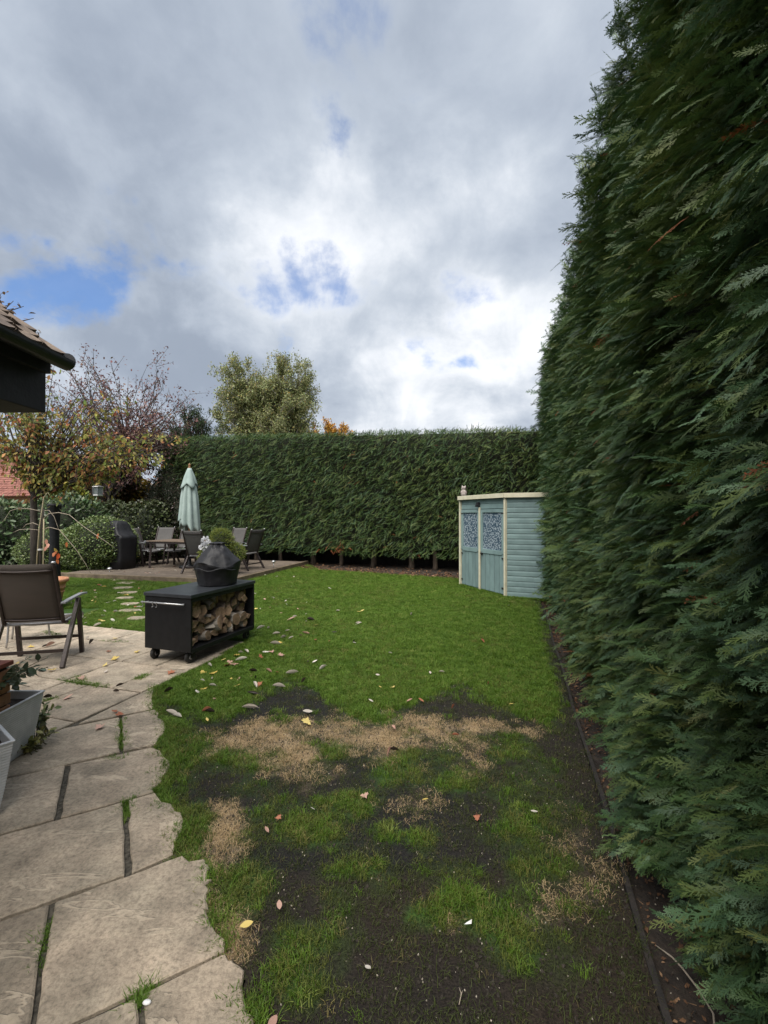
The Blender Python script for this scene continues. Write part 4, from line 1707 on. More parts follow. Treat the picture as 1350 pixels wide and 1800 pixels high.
zs = np.linspace(2.62, 1.02, 22)
rs = np.interp(zs, [1.02, 1.3, 1.9, 2.35, 2.62], [.30, .285, .225, .15, .05])
c = fold(zs, rs, 8, .42, .2, lambda a, t: t ** 3 * (.20 * math.cos(a + 2.2) + .12 * math.sin(2 * a + 1.0) + .05 * math.cos(8 * a)))
o = c.build('canopy', m_canopy, par, smooth=True)
so = o.modifiers.new('thick', 'SOLIDIFY')
so.thickness = .004
zs = np.linspace(2.70, 2.20, 9)
rs = np.interp(zs, [2.2, 2.45, 2.7], [.235, .15, .045])
c = fold(zs, rs, 4, .30, .6, lambda a, t: t ** 2 * .06 * math.cos(4 * a + .8))
o = c.build('vent_cap', m_canopy, par, smooth=True)
so = o.modifiers.new('thick', 'SOLIDIFY')
so.thickness = .004
#@@PART3
# ================================================================== LOG CART
m_cart = material('black_powder_coat', (.006, .0065, .0075), (.010, .0105, .012), 14, .5, .0004, 300, spec=.3)
m_cart_top = material('dark_steel_top', (.020, .023, .028), (.034, .038, .044), 9, .36, .0004, 200)
cF = Vector(G(336, 1046, .735))                         # near right corner of the top
cR = Vector(G(444, 1021, .735))
cl = (cR - cF).normalized()                             # along the open side
cw = Vector((-cl.y, cl.x))                              # to the left, across
CL, CW, CT, CB = 1.09, .60, .735, .148
cart = empty('log_cart', (cF.x, cF.y, .021), math.atan2(cl.y, cl.x))
tag(cart, 'black steel cart on castors filled with firewood at the paving edge', 'cart')
# local: x along the open side, y across to the left, z up
CT -= .021
CB -= .021
MB().box((CL / 2, CW / 2, CT - .018), (CL + .02, CW + .02, .036)).build('top', m_cart_top, cart, bevel=.004)
MB().box((.012, CW / 2, (CT + CB) / 2 - .02), (.024, CW, CT - CB - .04)).build('end_panel', m_cart, cart, bevel=.003)
MB().box((CL - .012, CW / 2, (CT + CB) / 2 - .02), (.024, CW, CT - CB - .04)).build('end_panel', m_cart, cart, bevel=.003)
MB().box((CL / 2, CW - .01, (CT + CB) / 2 - .02), (CL - .05, .018, CT - CB - .04)).build('back_panel', m_cart, cart)
MB().box((CL / 2, CW / 2, CB + .013), (CL - .05, CW - .01, .026)).build('shelf', m_cart, cart)
MB().box((CL / 2, .006, CB + .010), (CL - .044, .02, .045)).build('front_lip', m_cart, cart, bevel=.003)
MB().box((CL / 2, .012, CT - .058), (CL - .05, .02, .044)).build('front_rail', m_cart, cart, bevel=.003)
m_rail = material('brushed_rail', s2l(176, 176, 178), s2l(206, 206, 208), 40, .3, metallic=.7)
rl = MB().tube([(-.045, .05, CT - .095), (-.045, CW + .0, CT - .095)], .0085, 10)
rl.tube([(-.045, .085, CT - .095), (.002, .085, CT - .095)], .006, 8).tube([(-.045, CW - .05, CT - .095), (.002, CW - .05, CT - .095)], .006, 8)
rl.build('rail', m_rail, cart, smooth=True)
for (x, y) in ((.07, .07), (.07, CW - .07), (CL - .07, .07), (CL - .07, CW - .07)):
    w = empty('castor', (x, y, 0))
    w.parent = cart
    MB().lathe([(0, -.019), (.038, -.019), (.055, -.017), (.060, -.010), (.060, .010), (.055, .017), (.038, .019), (0, .019)], 22).build('tyre', material('castor_rubber', (.012, .012, .012), (.02, .02, .02), 30, .7), w, smooth=True, loc=(0, 0, .060), rot=(rad(90), 0, rad(RS.uniform(-20, 20))))
    MB().lathe([(0, -.021), (.026, -.021), (.028, .0), (.026, .021), (0, .021)], 14).build('hub', m_alu_g, w, smooth=True, loc=(0, 0, .060), rot=(rad(90), 0, 0))
    MB().box((0, .026, .09), (.035, .004, .075)).box((0, -.026, .09), (.035, .004, .075)).box((.005, 0, .124), (.06, .06, .008)).build('fork', m_cart, w)
for k, y in enumerate((CW - .025, CW - .155, CW - .205)):
    h = empty('hook', tuple(cart.matrix_basis @ Vector((-.045, y, CT - .095))))
    h.rotation_euler = cart.rotation_euler
    pts_ = [(0, 0, .011), (-.010, 0, .006), (-.011, 0, -.008), (0, .002, -.022), (.006, .004, -.034), (0, .006, -.046), (-.010, .006, -.042)]
    MB().tube(pts_, .0028, 6).build('wire', m_rail, h, smooth=True)
    tag(h, 'small bent wire hook hanging from the cart rail', 'hook', 'hooks on the cart rail')

# ---- firewood
m_logbark = material('log_bark', s2l(86, 72, 60), s2l(140, 122, 106), 16, .95, .010, 34, rnd=.25, spread=(.3, .7), stretch=(1, 1, .3))
m_logbark_p = material('log_bark_pale', s2l(120, 108, 96), s2l(186, 178, 166), 12, .9, .008, 34, rnd=.2, spread=(.3, .65), stretch=(1, 1, .3))


def wood_face():
    m = material('log_cut_face', s2l(104, 82, 66), s2l(172, 144, 116), 9, .9, .008, 40, rnd=.32, spread=(.3, .7))
    n, l = m.node_tree.nodes, m.node_tree.links
    t = [x for x in n if x.type == 'TEX_COORD'][0]
    w = n.new('ShaderNodeTexWave')
    w.wave_type = 'RINGS'
    w.rings_direction = 'Z'
    w.inputs['Scale'].default_value = 26
    w.inputs['Distortion'].default_value = 2.5
    l.new(t.outputs['Object'], w.inputs['Vector'])
    b = n['Principled BSDF']
    src = b.inputs['Base Color'].links[0].from_socket
    mr = n.new('ShaderNodeMapRange')
    mr.inputs['To Min'].default_value = .72
    mr.inputs['To Max'].default_value = 1.05
    l.new(w.outputs[0], mr.inputs[0])
    v = n.new('ShaderNodeVectorMath')
    v.operation = 'SCALE'
    l.new(src, v.inputs[0])
    l.new(mr.outputs[0], v.inputs['Scale'])
    l.new(v.outputs[0], b.inputs['Base Color'])
    return m


m_cut = wood_face()


def log_mesh(kind, r, L, seed, bark):
    """log along local z; kind: 1 round, 2 half, 3 quarter split"""
    q = random.Random(seed)
    prof = []
    if kind == 1:
        n = 18
        prof = [(r * (1 + .10 * math.sin(2 * a + seed) + .05 * math.sin(5 * a + 2 * seed) + q.uniform(-.03, .03)), a) for a in (2 * math.pi * k / n for k in range(n))]
        ring = [(x * math.cos(a), x * math.sin(a)) for x, a in prof]
        barkn = n
    else:
        sweep = math.pi if kind == 2 else math.pi * .62
        n = 11
        ring = [(r * 1.15 * math.cos(a) * (1 + q.uniform(-.05, .05)), r * 1.15 * math.sin(a) * (1 + q.uniform(-.05, .05))) for a in (sweep * k / n for k in range(n + 1))]
        barkn = len(ring) - 1
        ring += [(q.uniform(-.1, .1) * r, -.12 * r)] if kind == 2 else [(q.uniform(-.08, .02) * r, -.1 * r)]
        cx = sum(p[0] for p in ring) / len(ring)
        cy = sum(p[1] for p in ring) / len(ring)
        ring = [(x - cx, y - cy) for x, y in ring]
    n = len(ring)
    vs = []
    for i, z in enumerate((-L / 2, -L / 6, L / 6, L / 2)):
        k = 1 + q.uniform(-.04, .04)
        dx, dy = q.uniform(-.004, .004), q.uniform(-.004, .004)
        vs += [(x * k + dx, y * k + dy, z + (q.uniform(-.006, .006) if i in (0, 3) else 0)) for x, y in ring]
    fs, mi = [], []
    for i in range(3):
        for k in range(n):
            fs.append((i * n + k, i * n + (k + 1) % n, (i + 1) * n + (k + 1) % n, (i + 1) * n + k))
            mi.append(0 if k < barkn else 1)
    fs += [tuple(reversed(range(n))), tuple(range(3 * n, 4 * n))]
    mi += [1, 1]
    me = bpy.data.meshes.new('log')
    me.from_pydata(vs, [], fs)
    me.materials.append(bark)
    me.materials.append(m_cut)
    me.polygons.foreach_set('material_index', mi)
    me.update()
    return me


LOGS = {1: 'round', 2: 'half split', 3: 'narrow split'}
zrow = CB + .026
row = 0
lx0, lx1 = .04, CL - .04
Mc = Matrix.Rotation(cart.rotation_euler.z, 4, 'Z')
Mc.translation = cart.location
lid = 0
prev = None
while row < 6 and zrow < CT - .12:
    x = lx0 + (0 if row % 2 == 0 else .035)
    r_row = (.054, .060, .056, .058, .050, .042)[row]
    lim = (1.1, 1.1, 1.1, 1.1, .92, .80)[row]
    while x < lx1 - .05:
        r = r_row * RS.uniform(.82, 1.15)
        if x + 2 * r > lx1:
            r = (lx1 - x) / 2
        if row >= 5 and (x < .12 or RS.random() < .1):
            x += 2 * r
            continue
        kind = RS.choice((1, 1, 2, 2, 3, 3, 2))
        zc_ = zrow + r_row + RS.uniform(-.006, .006)
        if zc_ + r * .9 > CT - .085:
            zc_ = CT - .085 - r * .9
        L = RS.uniform(.24, .33)
        bark = m_logbark_p if RS.random() < .4 else m_logbark
        me = log_mesh(kind, r * (1.0 if kind == 1 else 1.05), L, lid, bark)
        o = bpy.data.objects.new('firewood_log', me)
        COL.objects.link(o)
        # logs lie across the cart, cut ends to the open side, some skewed and tilted
        M = Mc @ Matrix.Translation((x + r, .035 + L / 2 + RS.uniform(-.012, .07), zc_)) @ Matrix.Rotation(RS.gauss(0, .42) * (1 if .2 < x < CL - .3 else .15), 4, 'Z') @ Matrix.Rotation(rad(90) + RS.gauss(0, .16), 4, 'X') @ Matrix.Rotation(RS.uniform(0, 6.28), 4, 'Z')
        o.matrix_world = M
        tag(o, '%s %s firewood log in the %s layer of the cart' % (LOGS[kind], 'pale barked' if bark is m_logbark_p else 'brown barked', ('bottom', 'second', 'third', 'fourth', 'fifth', 'top')[row]), 'log', 'firewood stacked in the cart')
        x += 2 * r * RS.uniform(.90, 1.0)
        lid += 1
    zrow += r_row * 1.72
    row += 1
# ---- fabric-covered barbecue on the cart
m_cover = material('black_cover_fabric', (.008, .008, .010), (.014, .014, .017), 8, .56, .008, 12, spec=.4)
kx = Vector(((382 - CX) / F * 5.33, 5.33))
kam = empty('covered_barbecue', (kx.x, kx.y, .735))
tag(kam, 'small barbecue under a black fabric cover standing on the log cart', 'barbecue')


def crump(a, i, z):
    k = ((i * 7919 + int(round(a * 100)) * 104729) % 1000) / 1000.0 - .5
    k2 = ((i * 1327 + int(round(a * 100)) * 7561) % 1000) / 1000.0 - .5
    fold_ = abs(math.sin(3.0 * a + .4)) - .6
    if z > .44:
        return 1 + .16 * math.sin(9 * a) + .12 * k
    return 1 + .09 * fold_ * (1.0 if z > .2 else .7) + .075 * k + .03 * k2


prof = [(.0, .0), (.212, .0), (.218, .03), (.228, .09), (.246, .16), (.262, .225), (.262, .25), (.236, .285), (.202, .33), (.166, .375), (.128, .42), (.096, .452), (.080, .468), (.088, .482), (.082, .495), (.05, .503), (0, .505)]
kb = MB().lathe(prof, 24, wob=crump)
kb.v = [(x * (1.0 + .03 * math.sin(2.2 * math.atan2(y, x))), y, z + .035 * math.sin(3 * math.atan2(y, x) + 1.1) * max(0, 1 - abs(z - .24) / .13) + .012 * math.sin(5 * math.atan2(y, x)) * max(0, 1 - abs(z - .1) / .1)) for x, y, z in kb.v]
o = kb.build('cover', m_cover, kam, smooth=True)
dt = bpy.data.textures.new('creases', 'VORONOI')
dt.noise_scale = .10
dt.weight_1, dt.weight_2 = -1.0, 1.0
sb = o.modifiers.new('sub', 'SUBSURF')
sb.subdivision_type = 'SIMPLE'
sb.levels = sb.render_levels = 2
dp = o.modifiers.new('creases', 'DISPLACE')
dp.texture = dt
dp.strength = .022
dp.mid_level = .5
dp.texture_coords = 'LOCAL'
sm_ = o.modifiers.new('relax', 'SMOOTH')
sm_.factor = .5
sm_.iterations = 2
es = o.modifiers.new('creased', 'EDGE_SPLIT')
es.split_angle = rad(24)
strap = MB().tube([(.264 * math.cos(a), .264 * math.sin(a), .212 - .03 * math.sin(3 * a) ** 2) for a in np.linspace(3.6, 5.9, 14)], .006, 5)
strap.build('strap', m_cover, kam, smooth=True)

# ================================================================== TERRACE THINGS
bq = Vector(G(203, 1001, .12))
cov = empty('covered_grill', (bq.x, bq.y + .25, DZ), rad(-25))
tag(cov, 'tall trolley grill under a black fabric cover at the terrace end by the round bush', 'barbecue')


def boxy(levels, n=8):
    vs, fs = [], []
    per = 4 * n
    for (w, d, z, oy, ox) in levels:
        for k in range(per):
            t = k / n
            s, e = int(t) % 4, t - int(t)
            x, y = ((-1 + 2 * e, -1), (1, -1 + 2 * e), (1 - 2 * e, 1), (-1, 1 - 2 * e))[s]
            m_ = max(abs(x), abs(y))
            rr = (x * x + y * y) ** .5
            f = .80 + .2 * m_ / rr
            q = 1 + .025 * math.sin(k * 1.9 + z * 5) + .02 * math.sin(k * .7)
            vs.append((ox + x * w / 2 * f * q, oy + y * d / 2 * f * q, z))
    for i in range(len(levels) - 1):
        for k in range(per):
            k2 = (k + 1) % per
            fs.append((i * per + k, i * per + k2, (i + 1) * per + k2, (i + 1) * per + k))
    fs.append(tuple(reversed(range(per))))
    fs.append(tuple(range((len(levels) - 1) * per, len(levels) * per)))
    return MB().add(vs, fs)


b1 = boxy([(.62, .50, .0, 0, 0), (.63, .50, .3, 0, 0), (.66, .52, .6, 0, 0), (.72, .54, .80, 0, 0), (.72, .54, .88, 0, 0), (.60, .52, .93, 0, -.08), (.52, .50, 1.06, 0, -.11), (.46, .44, 1.18, 0, -.12), (.36, .30, 1.26, 0, -.12), (.2, .14, 1.29, 0, -.12)])
o = b1.build('cover', m_cover, cov, smooth=True)
dp = o.modifiers.new('creases', 'DISPLACE')
dp.texture = dt
dp.strength = .03
dp.texture_coords = 'LOCAL'
MB().tube([(-.30, -.27, .90), (-.12, -.285, .885), (.05, -.285, .885), (.28, -.275, .90)], .012, 6).build('seam', m_cover, cov, smooth=True)

# slim covered post (folded and wrapped) in front of the bushes
hp = ((96 - CX) / F * 9.4, 9.4)
post = empty('wrapped_post', (hp[0], hp[1], 0))
tag(post, 'slim black fabric wrapped post flaring at its top in front of the round bush', 'post')
MB().lathe([(0, .02), (.105, .02), (.11, .3), (.095, .7), (.085, 1.0), (.088, 1.3), (.098, 1.55), (.118, 1.72), (.122, 1.755), (.10, 1.775), (0, 1.78)], 20, wob=lambda a, i, z: 1 + .06 * math.sin(4 * a + z * 3) + .03 * math.sin(7 * a)).build('cover', m_cover, post, smooth=True)
MB().lathe([(0, 0), (.2, 0), (.2, .03), (.12, .05), (0, .05)], 20).build('base', m_black, post, smooth=True)
MB().tube([(.126 * math.cos(a), .126 * math.sin(a), 1.74) for a in np.linspace(0, 6.283, 21)], .008, 6, cap=False).build('rim', m_cover, post, smooth=True)

# ================================================================== LEAVES: shared builders
def leaf_mesh_arrays(C, D, N, S, aspect=.5, fold_=.25):
    """folded two-sided leaves: 6 verts, 4 triangles each"""
    R = frames(D, N)
    x, y, z = R[:, :, 0], R[:, :, 1], R[:, :, 2]
    s = S[:, None]
    w = s * aspect * .5
    v0 = C
    v1 = C + x * s * .38 + y * w + z * w * fold_
    v2 = C + x * s * .38 - y * w + z * w * fold_
    v3 = C + x * s * .42 - z * s * .015
    v4 = C + x * s * .75 + y * w * .72 + z * w * fold_ * .3 - z * s * .06
    v5 = C + x * s * .75 - y * w * .72 + z * w * fold_ * .3 - z * s * .06
    v6 = C + x * s - z * s * .13
    V = np.stack([v0, v1, v2, v3, v4, v5, v6], 1).reshape(-1, 3)
    o = (np.arange(len(C)) * 7)[:, None]
    T = np.concatenate([o + np.array(t)[None] for t in ((0, 3, 1), (0, 2, 3), (1, 3, 4), (3, 2, 5), (3, 6, 4), (3, 5, 6))])
    return V, T


def palette(n, cols, weights=None, var=.25):
    w = np.array(weights if weights else [1] * len(cols), float)
    c = np.array(cols)[NR.choice(len(cols), n, p=w / w.sum())]
    return np.clip(c * (1 + NR.normal(0, var, (n, 1))) * (1 + NR.normal(0, .06, (n, 3))), .004, 1)


m_leaf = leaf_material('leaf', (1, 1, 1), (1, 1, 1), mode='attr', trans=.35, rough=.5)
m_leaf_dark = leaf_material('leaf_glossy', (1, 1, 1), (1, 1, 1), mode='attr', trans=.15, rough=.4, spec=.45)


def leaf_part(parent, C, D, N, S, cols, aspect=.5, mat=None, name='leaves', split=0, order=None):
    """one joined part of leaves; the 'split' biggest (nearest) ones become leaf objects of their own"""
    mat = mat or m_leaf
    loc = np.array(parent.location)
    n = len(C)
    idx = np.argsort(C[:, 1]) if order is None else order
    big, rest = idx[:split], idx[split:]
    V, T = leaf_mesh_arrays(C[rest] - loc, D[rest], N[rest], S[rest], aspect)
    o = np_mesh(name, V, T, mat, parent, smooth=False, col=np.repeat(cols[rest], 7, 0))
    o['kind'] = 'stuff'
    if split:
        nc = 10                                          # a handful of shared leaf meshes in the palette's colours
        V1, T1 = leaf_mesh_arrays(np.zeros((1, 3)), np.array([[1., 0, 0]]), np.array([[0, 0, 1.]]), np.array([1.0]), aspect)
        metas = []
        for k in range(nc):
            me = bpy.data.meshes.new('leaf')
            me.from_pydata([tuple(v) for v in V1.tolist()], [], [tuple(t) for t in T1.tolist()])
            a = me.attributes.new('col', 'FLOAT_COLOR', 'POINT')
            cc = cols[big[NR.integers(0, len(big))]]
            a.data.foreach_set('color', np.tile(np.r_[cc, 1].astype(np.float32), len(V1)))
            me.materials.append(mat)
            metas.append(me)
        R = frames(D[big], N[big])
        for j, i in enumerate(big):
            lo = bpy.data.objects.new('leaf', metas[j % nc])
            COL.objects.link(lo)
            lo.parent = parent
            M = Matrix([[float(R[j, a_, b_] * S[i]) for b_ in range(3)] for a_ in range(3)]).to_4x4()
            M.translation = Vector((C[i] - loc).tolist())
            lo.matrix_local = M
    return o


def bez(a, b, c, n):
    t = np.linspace(0, 1, n)[:, None]
    return (1 - t) ** 2 * a + 2 * t * (1 - t) * b + t * t * c


def tree(name, base, trunk_pts, trunk_r, crowns, bark, leaf, label, group=None, kids_rng=5, cat='tree'):
    """trunk through trunk_pts; crowns: (centre, radii, branches, twigs per branch, leaves per twig)
    leaf: dict(size, cols, weights, droop, split, aspect)"""
    t = empty(name, base)
    tag(t, label, cat, group)
    rg = np.random.default_rng(kids_rng)
    tp = [np.array(p, float) for p in trunk_pts]
    MB().tube(tp, list(np.linspace(trunk_r, trunk_r * .45, len(tp))), 10).build('trunk', bark, t, smooth=True, world=True)
    br = MB()
    LC, LD = [], []
    top = tp[-1]
    for (c, r, nb_, nt, nl) in crowns:
        c, r = np.array(c, float), np.array(r, float)
        for _ in range(nb_):
            q = unit(rg.normal(size=3))
            end = c + q * r * rg.uniform(.55, 1.0) ** .6
            k = rg.integers(max(0, len(tp) - 3), len(tp))
            st = tp[k]
            mid_ = (st + end) / 2 + np.array((0, 0, 1)) * np.linalg.norm(end - st) * rg.uniform(.05, .22) + rg.normal(0, .08, 3) * np.linalg.norm(end - st)
            path = bez(st, mid_, end, 9)
            r0 = trunk_r * .36 * rg.uniform(.6, 1.1)
            br.tube(path, list(np.linspace(r0, r0 * .16, 9)), 5)
            for _ in range(nt):
                f = rg.uniform(.35, 1.0)
                i = min(7, int(f * 8))
                p0 = path[i] + (path[i + 1] - path[i]) * (f * 8 - i)
                d = unit(unit(p0 - (c - np.array((0, 0, r[2] * .6)))) * .8 + rg.normal(0, .55, 3) + np.array((0, 0, leaf.get('up', .25))))
                L = rg.uniform(.5, 1.2) * leaf.get('twig', .5)
                p2 = p0 + d * L + np.array((0, 0, -1)) * L * leaf.get('sag', .12)
                tw = bez(p0, p0 + d * L * .55, p2, 5)
                br.tube(tw, list(np.linspace(r0 * .2 + .003, .002 + r0 * .05, 5)), 4, cap=False)
                for _ in range(nl):
                    s = rg.uniform(.1, 1.0)
                    p = tw[0] * (1 - s) + tw[-1] * s + rg.normal(0, leaf.get('fluff', .06), 3)
                    LC.append(p)
                    LD.append(unit(d * .4 + rg.normal(0, .6, 3) + np.array((0, 0, -leaf.get('droop', .5)))))
    br.build('branches', bark, t, smooth=True, world=True)
    C, D = np.array(LC), np.array(LD)
    n = len(C)
    N = unit(rg.normal(0, .6, (n, 3)) + np.array((0, -.2, .8)))
    S = leaf['size'] * rg.uniform(.6, 1.3, n)
    o = leaf_part(t, C, D, N, S, palette(n, leaf['cols'], leaf.get('w')), leaf.get('aspect', .5), name='crown', split=leaf.get('split', 0))
    return t


m_bark_d = material('dark_bark', s2l(52, 46, 42), s2l(82, 74, 68), 16, .9, .01, 40, stretch=(1, 1, .3))
m_bark_w = material('pale_bark', s2l(120, 114, 106), s2l(170, 166, 158), 10, .85, .006, 30, stretch=(1, 1, 2))


def W(px, py, Y):
    return np.array(P(px, py, Y))


# ================================================================== TREES BEYOND AND BESIDE THE GARDEN
YG = s2l(120, 128, 70)
Yb = 26.0
cb = W(470, 715, Yb)
tree('birch_tree', (cb[0], Yb, 0), [(cb[0], Yb, 0), (cb[0] + .1, Yb, 3), (cb[0], Yb, 5), (cb[0] + .1, Yb + .1, 6.4)], .16,
     [(W(470, 720, Yb), (2.7, 2.2, 2.4), 74, 9, 60), (W(420, 684, Yb), (1.4, 1.4, 1.9), 34, 9, 56), (W(500, 674, Yb), (1.8, 1.4, 1.8), 44, 9, 56), (W(535, 715, Yb), (1.1, 1.2, 1.7), 24, 9, 50), (W(392, 735, Yb), (1.0, 1.2, 1.6), 22, 8, 50)],
     m_bark_w, dict(size=.115, cols=[s2l(118, 124, 78), s2l(140, 146, 98), s2l(158, 160, 116), s2l(168, 152, 88)], w=[3, 4, 3, .6], droop=.7, up=.9, twig=.75, sag=.25, fluff=.12),
     'tall feathery olive green tree rising behind the far hedge', kids_rng=3)
Yo = 30.0
co = W(592, 752, Yo)
tree('autumn_tree', (co[0], Yo, 0), [(co[0], Yo, 0), (co[0], Yo, 3), (co[0], Yo, 5.5)], .18,
     [(W(580, 760, Yo), (1.2, 1.2, .9), 26, 8, 26), (W(604, 768, Yo), (.9, 1.2, .7), 14, 8, 22)],
     m_bark_d, dict(size=.14, cols=[s2l(190, 140, 50), s2l(206, 160, 66), s2l(170, 118, 40)], droop=.4, twig=.5), 'orange autumn tree showing just above the far hedge', kids_rng=4)
# purple-leaved tree: open crown, twigs against the sky
Yp = 15.5
tb = W(180, 1000, Yp)
tp_ = [(tb[0], Yp, 0), tuple(W(180, 925, Yp)), tuple(W(192, 880, Yp)), tuple(W(208, 835, Yp)), tuple(W(222, 790, Yp))]
tree('plum_tree', (tb[0], Yp, 0), tp_, .09,
     [(W(235, 700, Yp), (1.8, 1.5, 1.5), 26, 9, 13), (W(165, 700, Yp), (1.3, 1.2, 1.45), 16, 9, 12), (W(305, 722, Yp), (.95, 1.1, 1.0), 16, 8, 14), (W(265, 790, Yp), (1.3, 1.0, .9), 22, 8, 34), (W(120, 660, Yp), (.9, 1, .9), 9, 8, 12)],
     m_bark_d, dict(size=.085, cols=[s2l(112, 82, 84), s2l(136, 100, 94), s2l(96, 78, 80), s2l(148, 114, 94), s2l(126, 114, 86)], w=[4, 3, 2, 1.6, .8], droop=.5, up=.5, twig=.65, sag=.05, fluff=.09),
     'purple leaved tree with bare twigs against the sky, leaning over the terrace corner', kids_rng=6)
# dark evergreen beside the birch
Ye = 19.0
ce = W(335, 745, Ye)
tree('evergreen_tree', (ce[0], Ye, 0), [(ce[0], Ye, 0), (ce[0], Ye, 2), (ce[0], Ye, 4.4)], .15,
     [(W(335, 752, Ye), (.9, .9, .9), 34, 9, 30), (W(300, 770, Ye), (.8, .9, .7), 24, 9, 26), (W(372, 752, Ye), (.6, .8, .7), 16, 8, 24)],
     m_bark_d, dict(size=.088, cols=[s2l(44, 58, 34), s2l(58, 72, 42), s2l(66, 82, 50)], droop=.2, up=.6, twig=.4, aspect=.35), 'dark evergreen tree behind the left end of the far hedge', kids_rng=8)
# near fruit tree with large turning leaves
Yc = 8.6
tb = W(62, 985, Yc)
tp_ = [(tb[0], Yc, 0), tuple(W(60, 925, Yc)), tuple(W(59, 875, Yc)), tuple(W(66, 852, Yc)), tuple(W(84, 843, Yc))]
tree('cherry_tree', (tb[0], Yc, 0), tp_, .075,
     [(W(105, 770, Yc), (1.1, .9, .66), 24, 7, 9), (W(30, 748, Yc), (.85, .8, .66), 18, 7, 9), (W(195, 795, Yc), (.85, .7, .45), 18, 6, 10), (W(270, 783, Yc), (.5, .45, .25), 10, 5, 12), (W(130, 680, Yc), (.9, .7, .6), 16, 7, 8), (W(20, 680, Yc), (.6, .6, .6), 10, 6, 8), (W(150, 835, Yc), (.7, .5, .22), 10, 5, 12)],
     m_bark_d, dict(size=.088, cols=[s2l(142, 146, 74), s2l(120, 132, 72), s2l(166, 156, 88), s2l(178, 136, 84), s2l(172, 110, 76), s2l(146, 92, 68), s2l(192, 176, 98)], w=[3, 3, 2.4, 1.6, 1.2, .9, 1.2], droop=.8, up=.1, twig=.36, sag=.3, fluff=.05, split=290, aspect=.46),
     'near tree with drooping yellow green and orange leaves and a hanging lantern', kids_rng=10)
MB().tube([W(59, 870, Yc), W(57, 845, Yc), W(56, 812, Yc), W(50, 770, Yc)], [.045, .04, .035, .025], 8).build('trunk', m_bark_d, bpy.data.objects['cherry_tree'], smooth=True, world=True)
# tree behind the house whose top twigs show over the roof
Yt = 6.2
tree('roadside_tree', (W(-140, 900, Yt)[0], Yt, 0), [(W(-140, 900, Yt)[0], Yt, 0), tuple(W(-120, 760, Yt)), tuple(W(-90, 640, Yt)), tuple(W(-60, 590, Yt))], .10,
     [(W(-20, 545, Yt), (.36, .5, .32), 20, 6, 4), (W(-90, 570, Yt), (.5, .6, .5), 14, 6, 6)],
     m_bark_d, dict(size=.085, cols=[s2l(120, 92, 66), s2l(96, 76, 58), s2l(140, 112, 80)], droop=.4, up=.9, twig=.4, sag=.0, fluff=.04), 'tree with sparse brown leaves whose twigs rise over the house eaves', kids_rng=12)


# ---- shrubs and leafy hedges
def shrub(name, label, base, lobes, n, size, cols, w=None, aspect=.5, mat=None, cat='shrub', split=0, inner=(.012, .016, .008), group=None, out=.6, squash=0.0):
    """leaves through the skin of some lobes, over a dark solid core"""
    t = empty(name, base)
    tag(t, label, cat, group)
    vol = np.array([np.prod(np.array(r)) ** (2 / 3) for c, r in lobes])
    cnt = (n * vol / vol.sum()).astype(int)
    C, D = [], []
    cr_ = MB()
    for (c, r), k in zip(lobes, cnt):
        c, r = np.array(c, float), np.array(r, float)
        q = unit(NR.normal(size=(k, 3)))
        bump = 1 + .12 * (vnoise(q[:, 0] * 3 + c[0], q[:, 2] * 3 + q[:, 1] * 2, 19, 3, 1.0) - .5) * 2
        rr = (1 - np.abs(NR.normal(0, .09, k))) * bump
        p = c + q * r * rr[:, None]
        C.append(p)
        D.append(unit(q * out + NR.normal(0, .5, (k, 3)) + np.array((0, 0, .15))))
        ph = [(0.0001, -.82)] + [(.82 * math.cos(a), .82 * math.sin(a)) for a in np.linspace(-1.3, 1.3, 9)] + [(0.0001, .82)]
        m_ = MB().lathe([(a, b_) for a, b_ in ph], 16)
        cr_.add([(c[0] + x * r[0], c[1] + y * r[1], c[2] + z * r[2]) for x, y, z in m_.v], m_.f)
    C, D = np.concatenate(C), np.concatenate(D)
    ok = C[:, 2] > .02
    C, D = C[ok], D[ok]
    k = len(C)
    N = unit(NR.normal(0, .5, (k, 3)) + np.array((0, -.35, .8)))
    leaf_part(t, C, D, N, size * NR.uniform(.6, 1.3, k), palette(k, cols, w), aspect, mat or m_leaf_dark, 'foliage', split)
    cr_.build('inner_branches', material('shrub_inside', inner, tuple(1.8 * x for x in inner), 12, .95, .04, 10), t, smooth=True, world=True)  # solid ellipsoids, darker than the leaves around them
    st = MB()
    for _ in range(4):
        x, y = base[0] + RS.uniform(-.1, .1), base[1] + RS.uniform(-.1, .1)
        st.tube([(x, y, -.03), (x + RS.uniform(-.15, .15), y, lobes[0][0][2] * .9)], .022, 6)
    st.build('stem', m_bark_d, t, smooth=True, world=True)
    return t


BOXG = [s2l(84, 100, 50), s2l(100, 116, 62), s2l(114, 130, 76), s2l(70, 86, 44)]
b0 = G(140, 1012)
shrub('round_bush', 'large round clipped green bush beside the terrace end', (b0[0] + .1, b0[1] + .7, 0),
      [((b0[0] + .08, b0[1] + .75, .72), (.92, .8, .78)), ((b0[0] - .35, b0[1] + .85, .68), (.7, .7, .66)), ((b0[0] + .35, b0[1] + .8, .55), (.6, .65, .55))], 24000, .05, BOXG, aspect=.55)
b1_ = G(52, 1008)
shrub('clipped_bush', 'smaller clipped green bush behind the wrapped post and chair', (b1_[0], b1_[1] + .6, 0),
      [((b1_[0], b1_[1] + .7, .55), (.85, .7, .62)), ((b1_[0] + .5, b1_[1] + .75, .5), (.5, .6, .52))], 12000, .05, BOXG, aspect=.5)
LAUR = [s2l(58, 78, 46), s2l(74, 94, 58), s2l(92, 110, 76), s2l(116, 130, 98)]
Yl = 13.4
lob = []
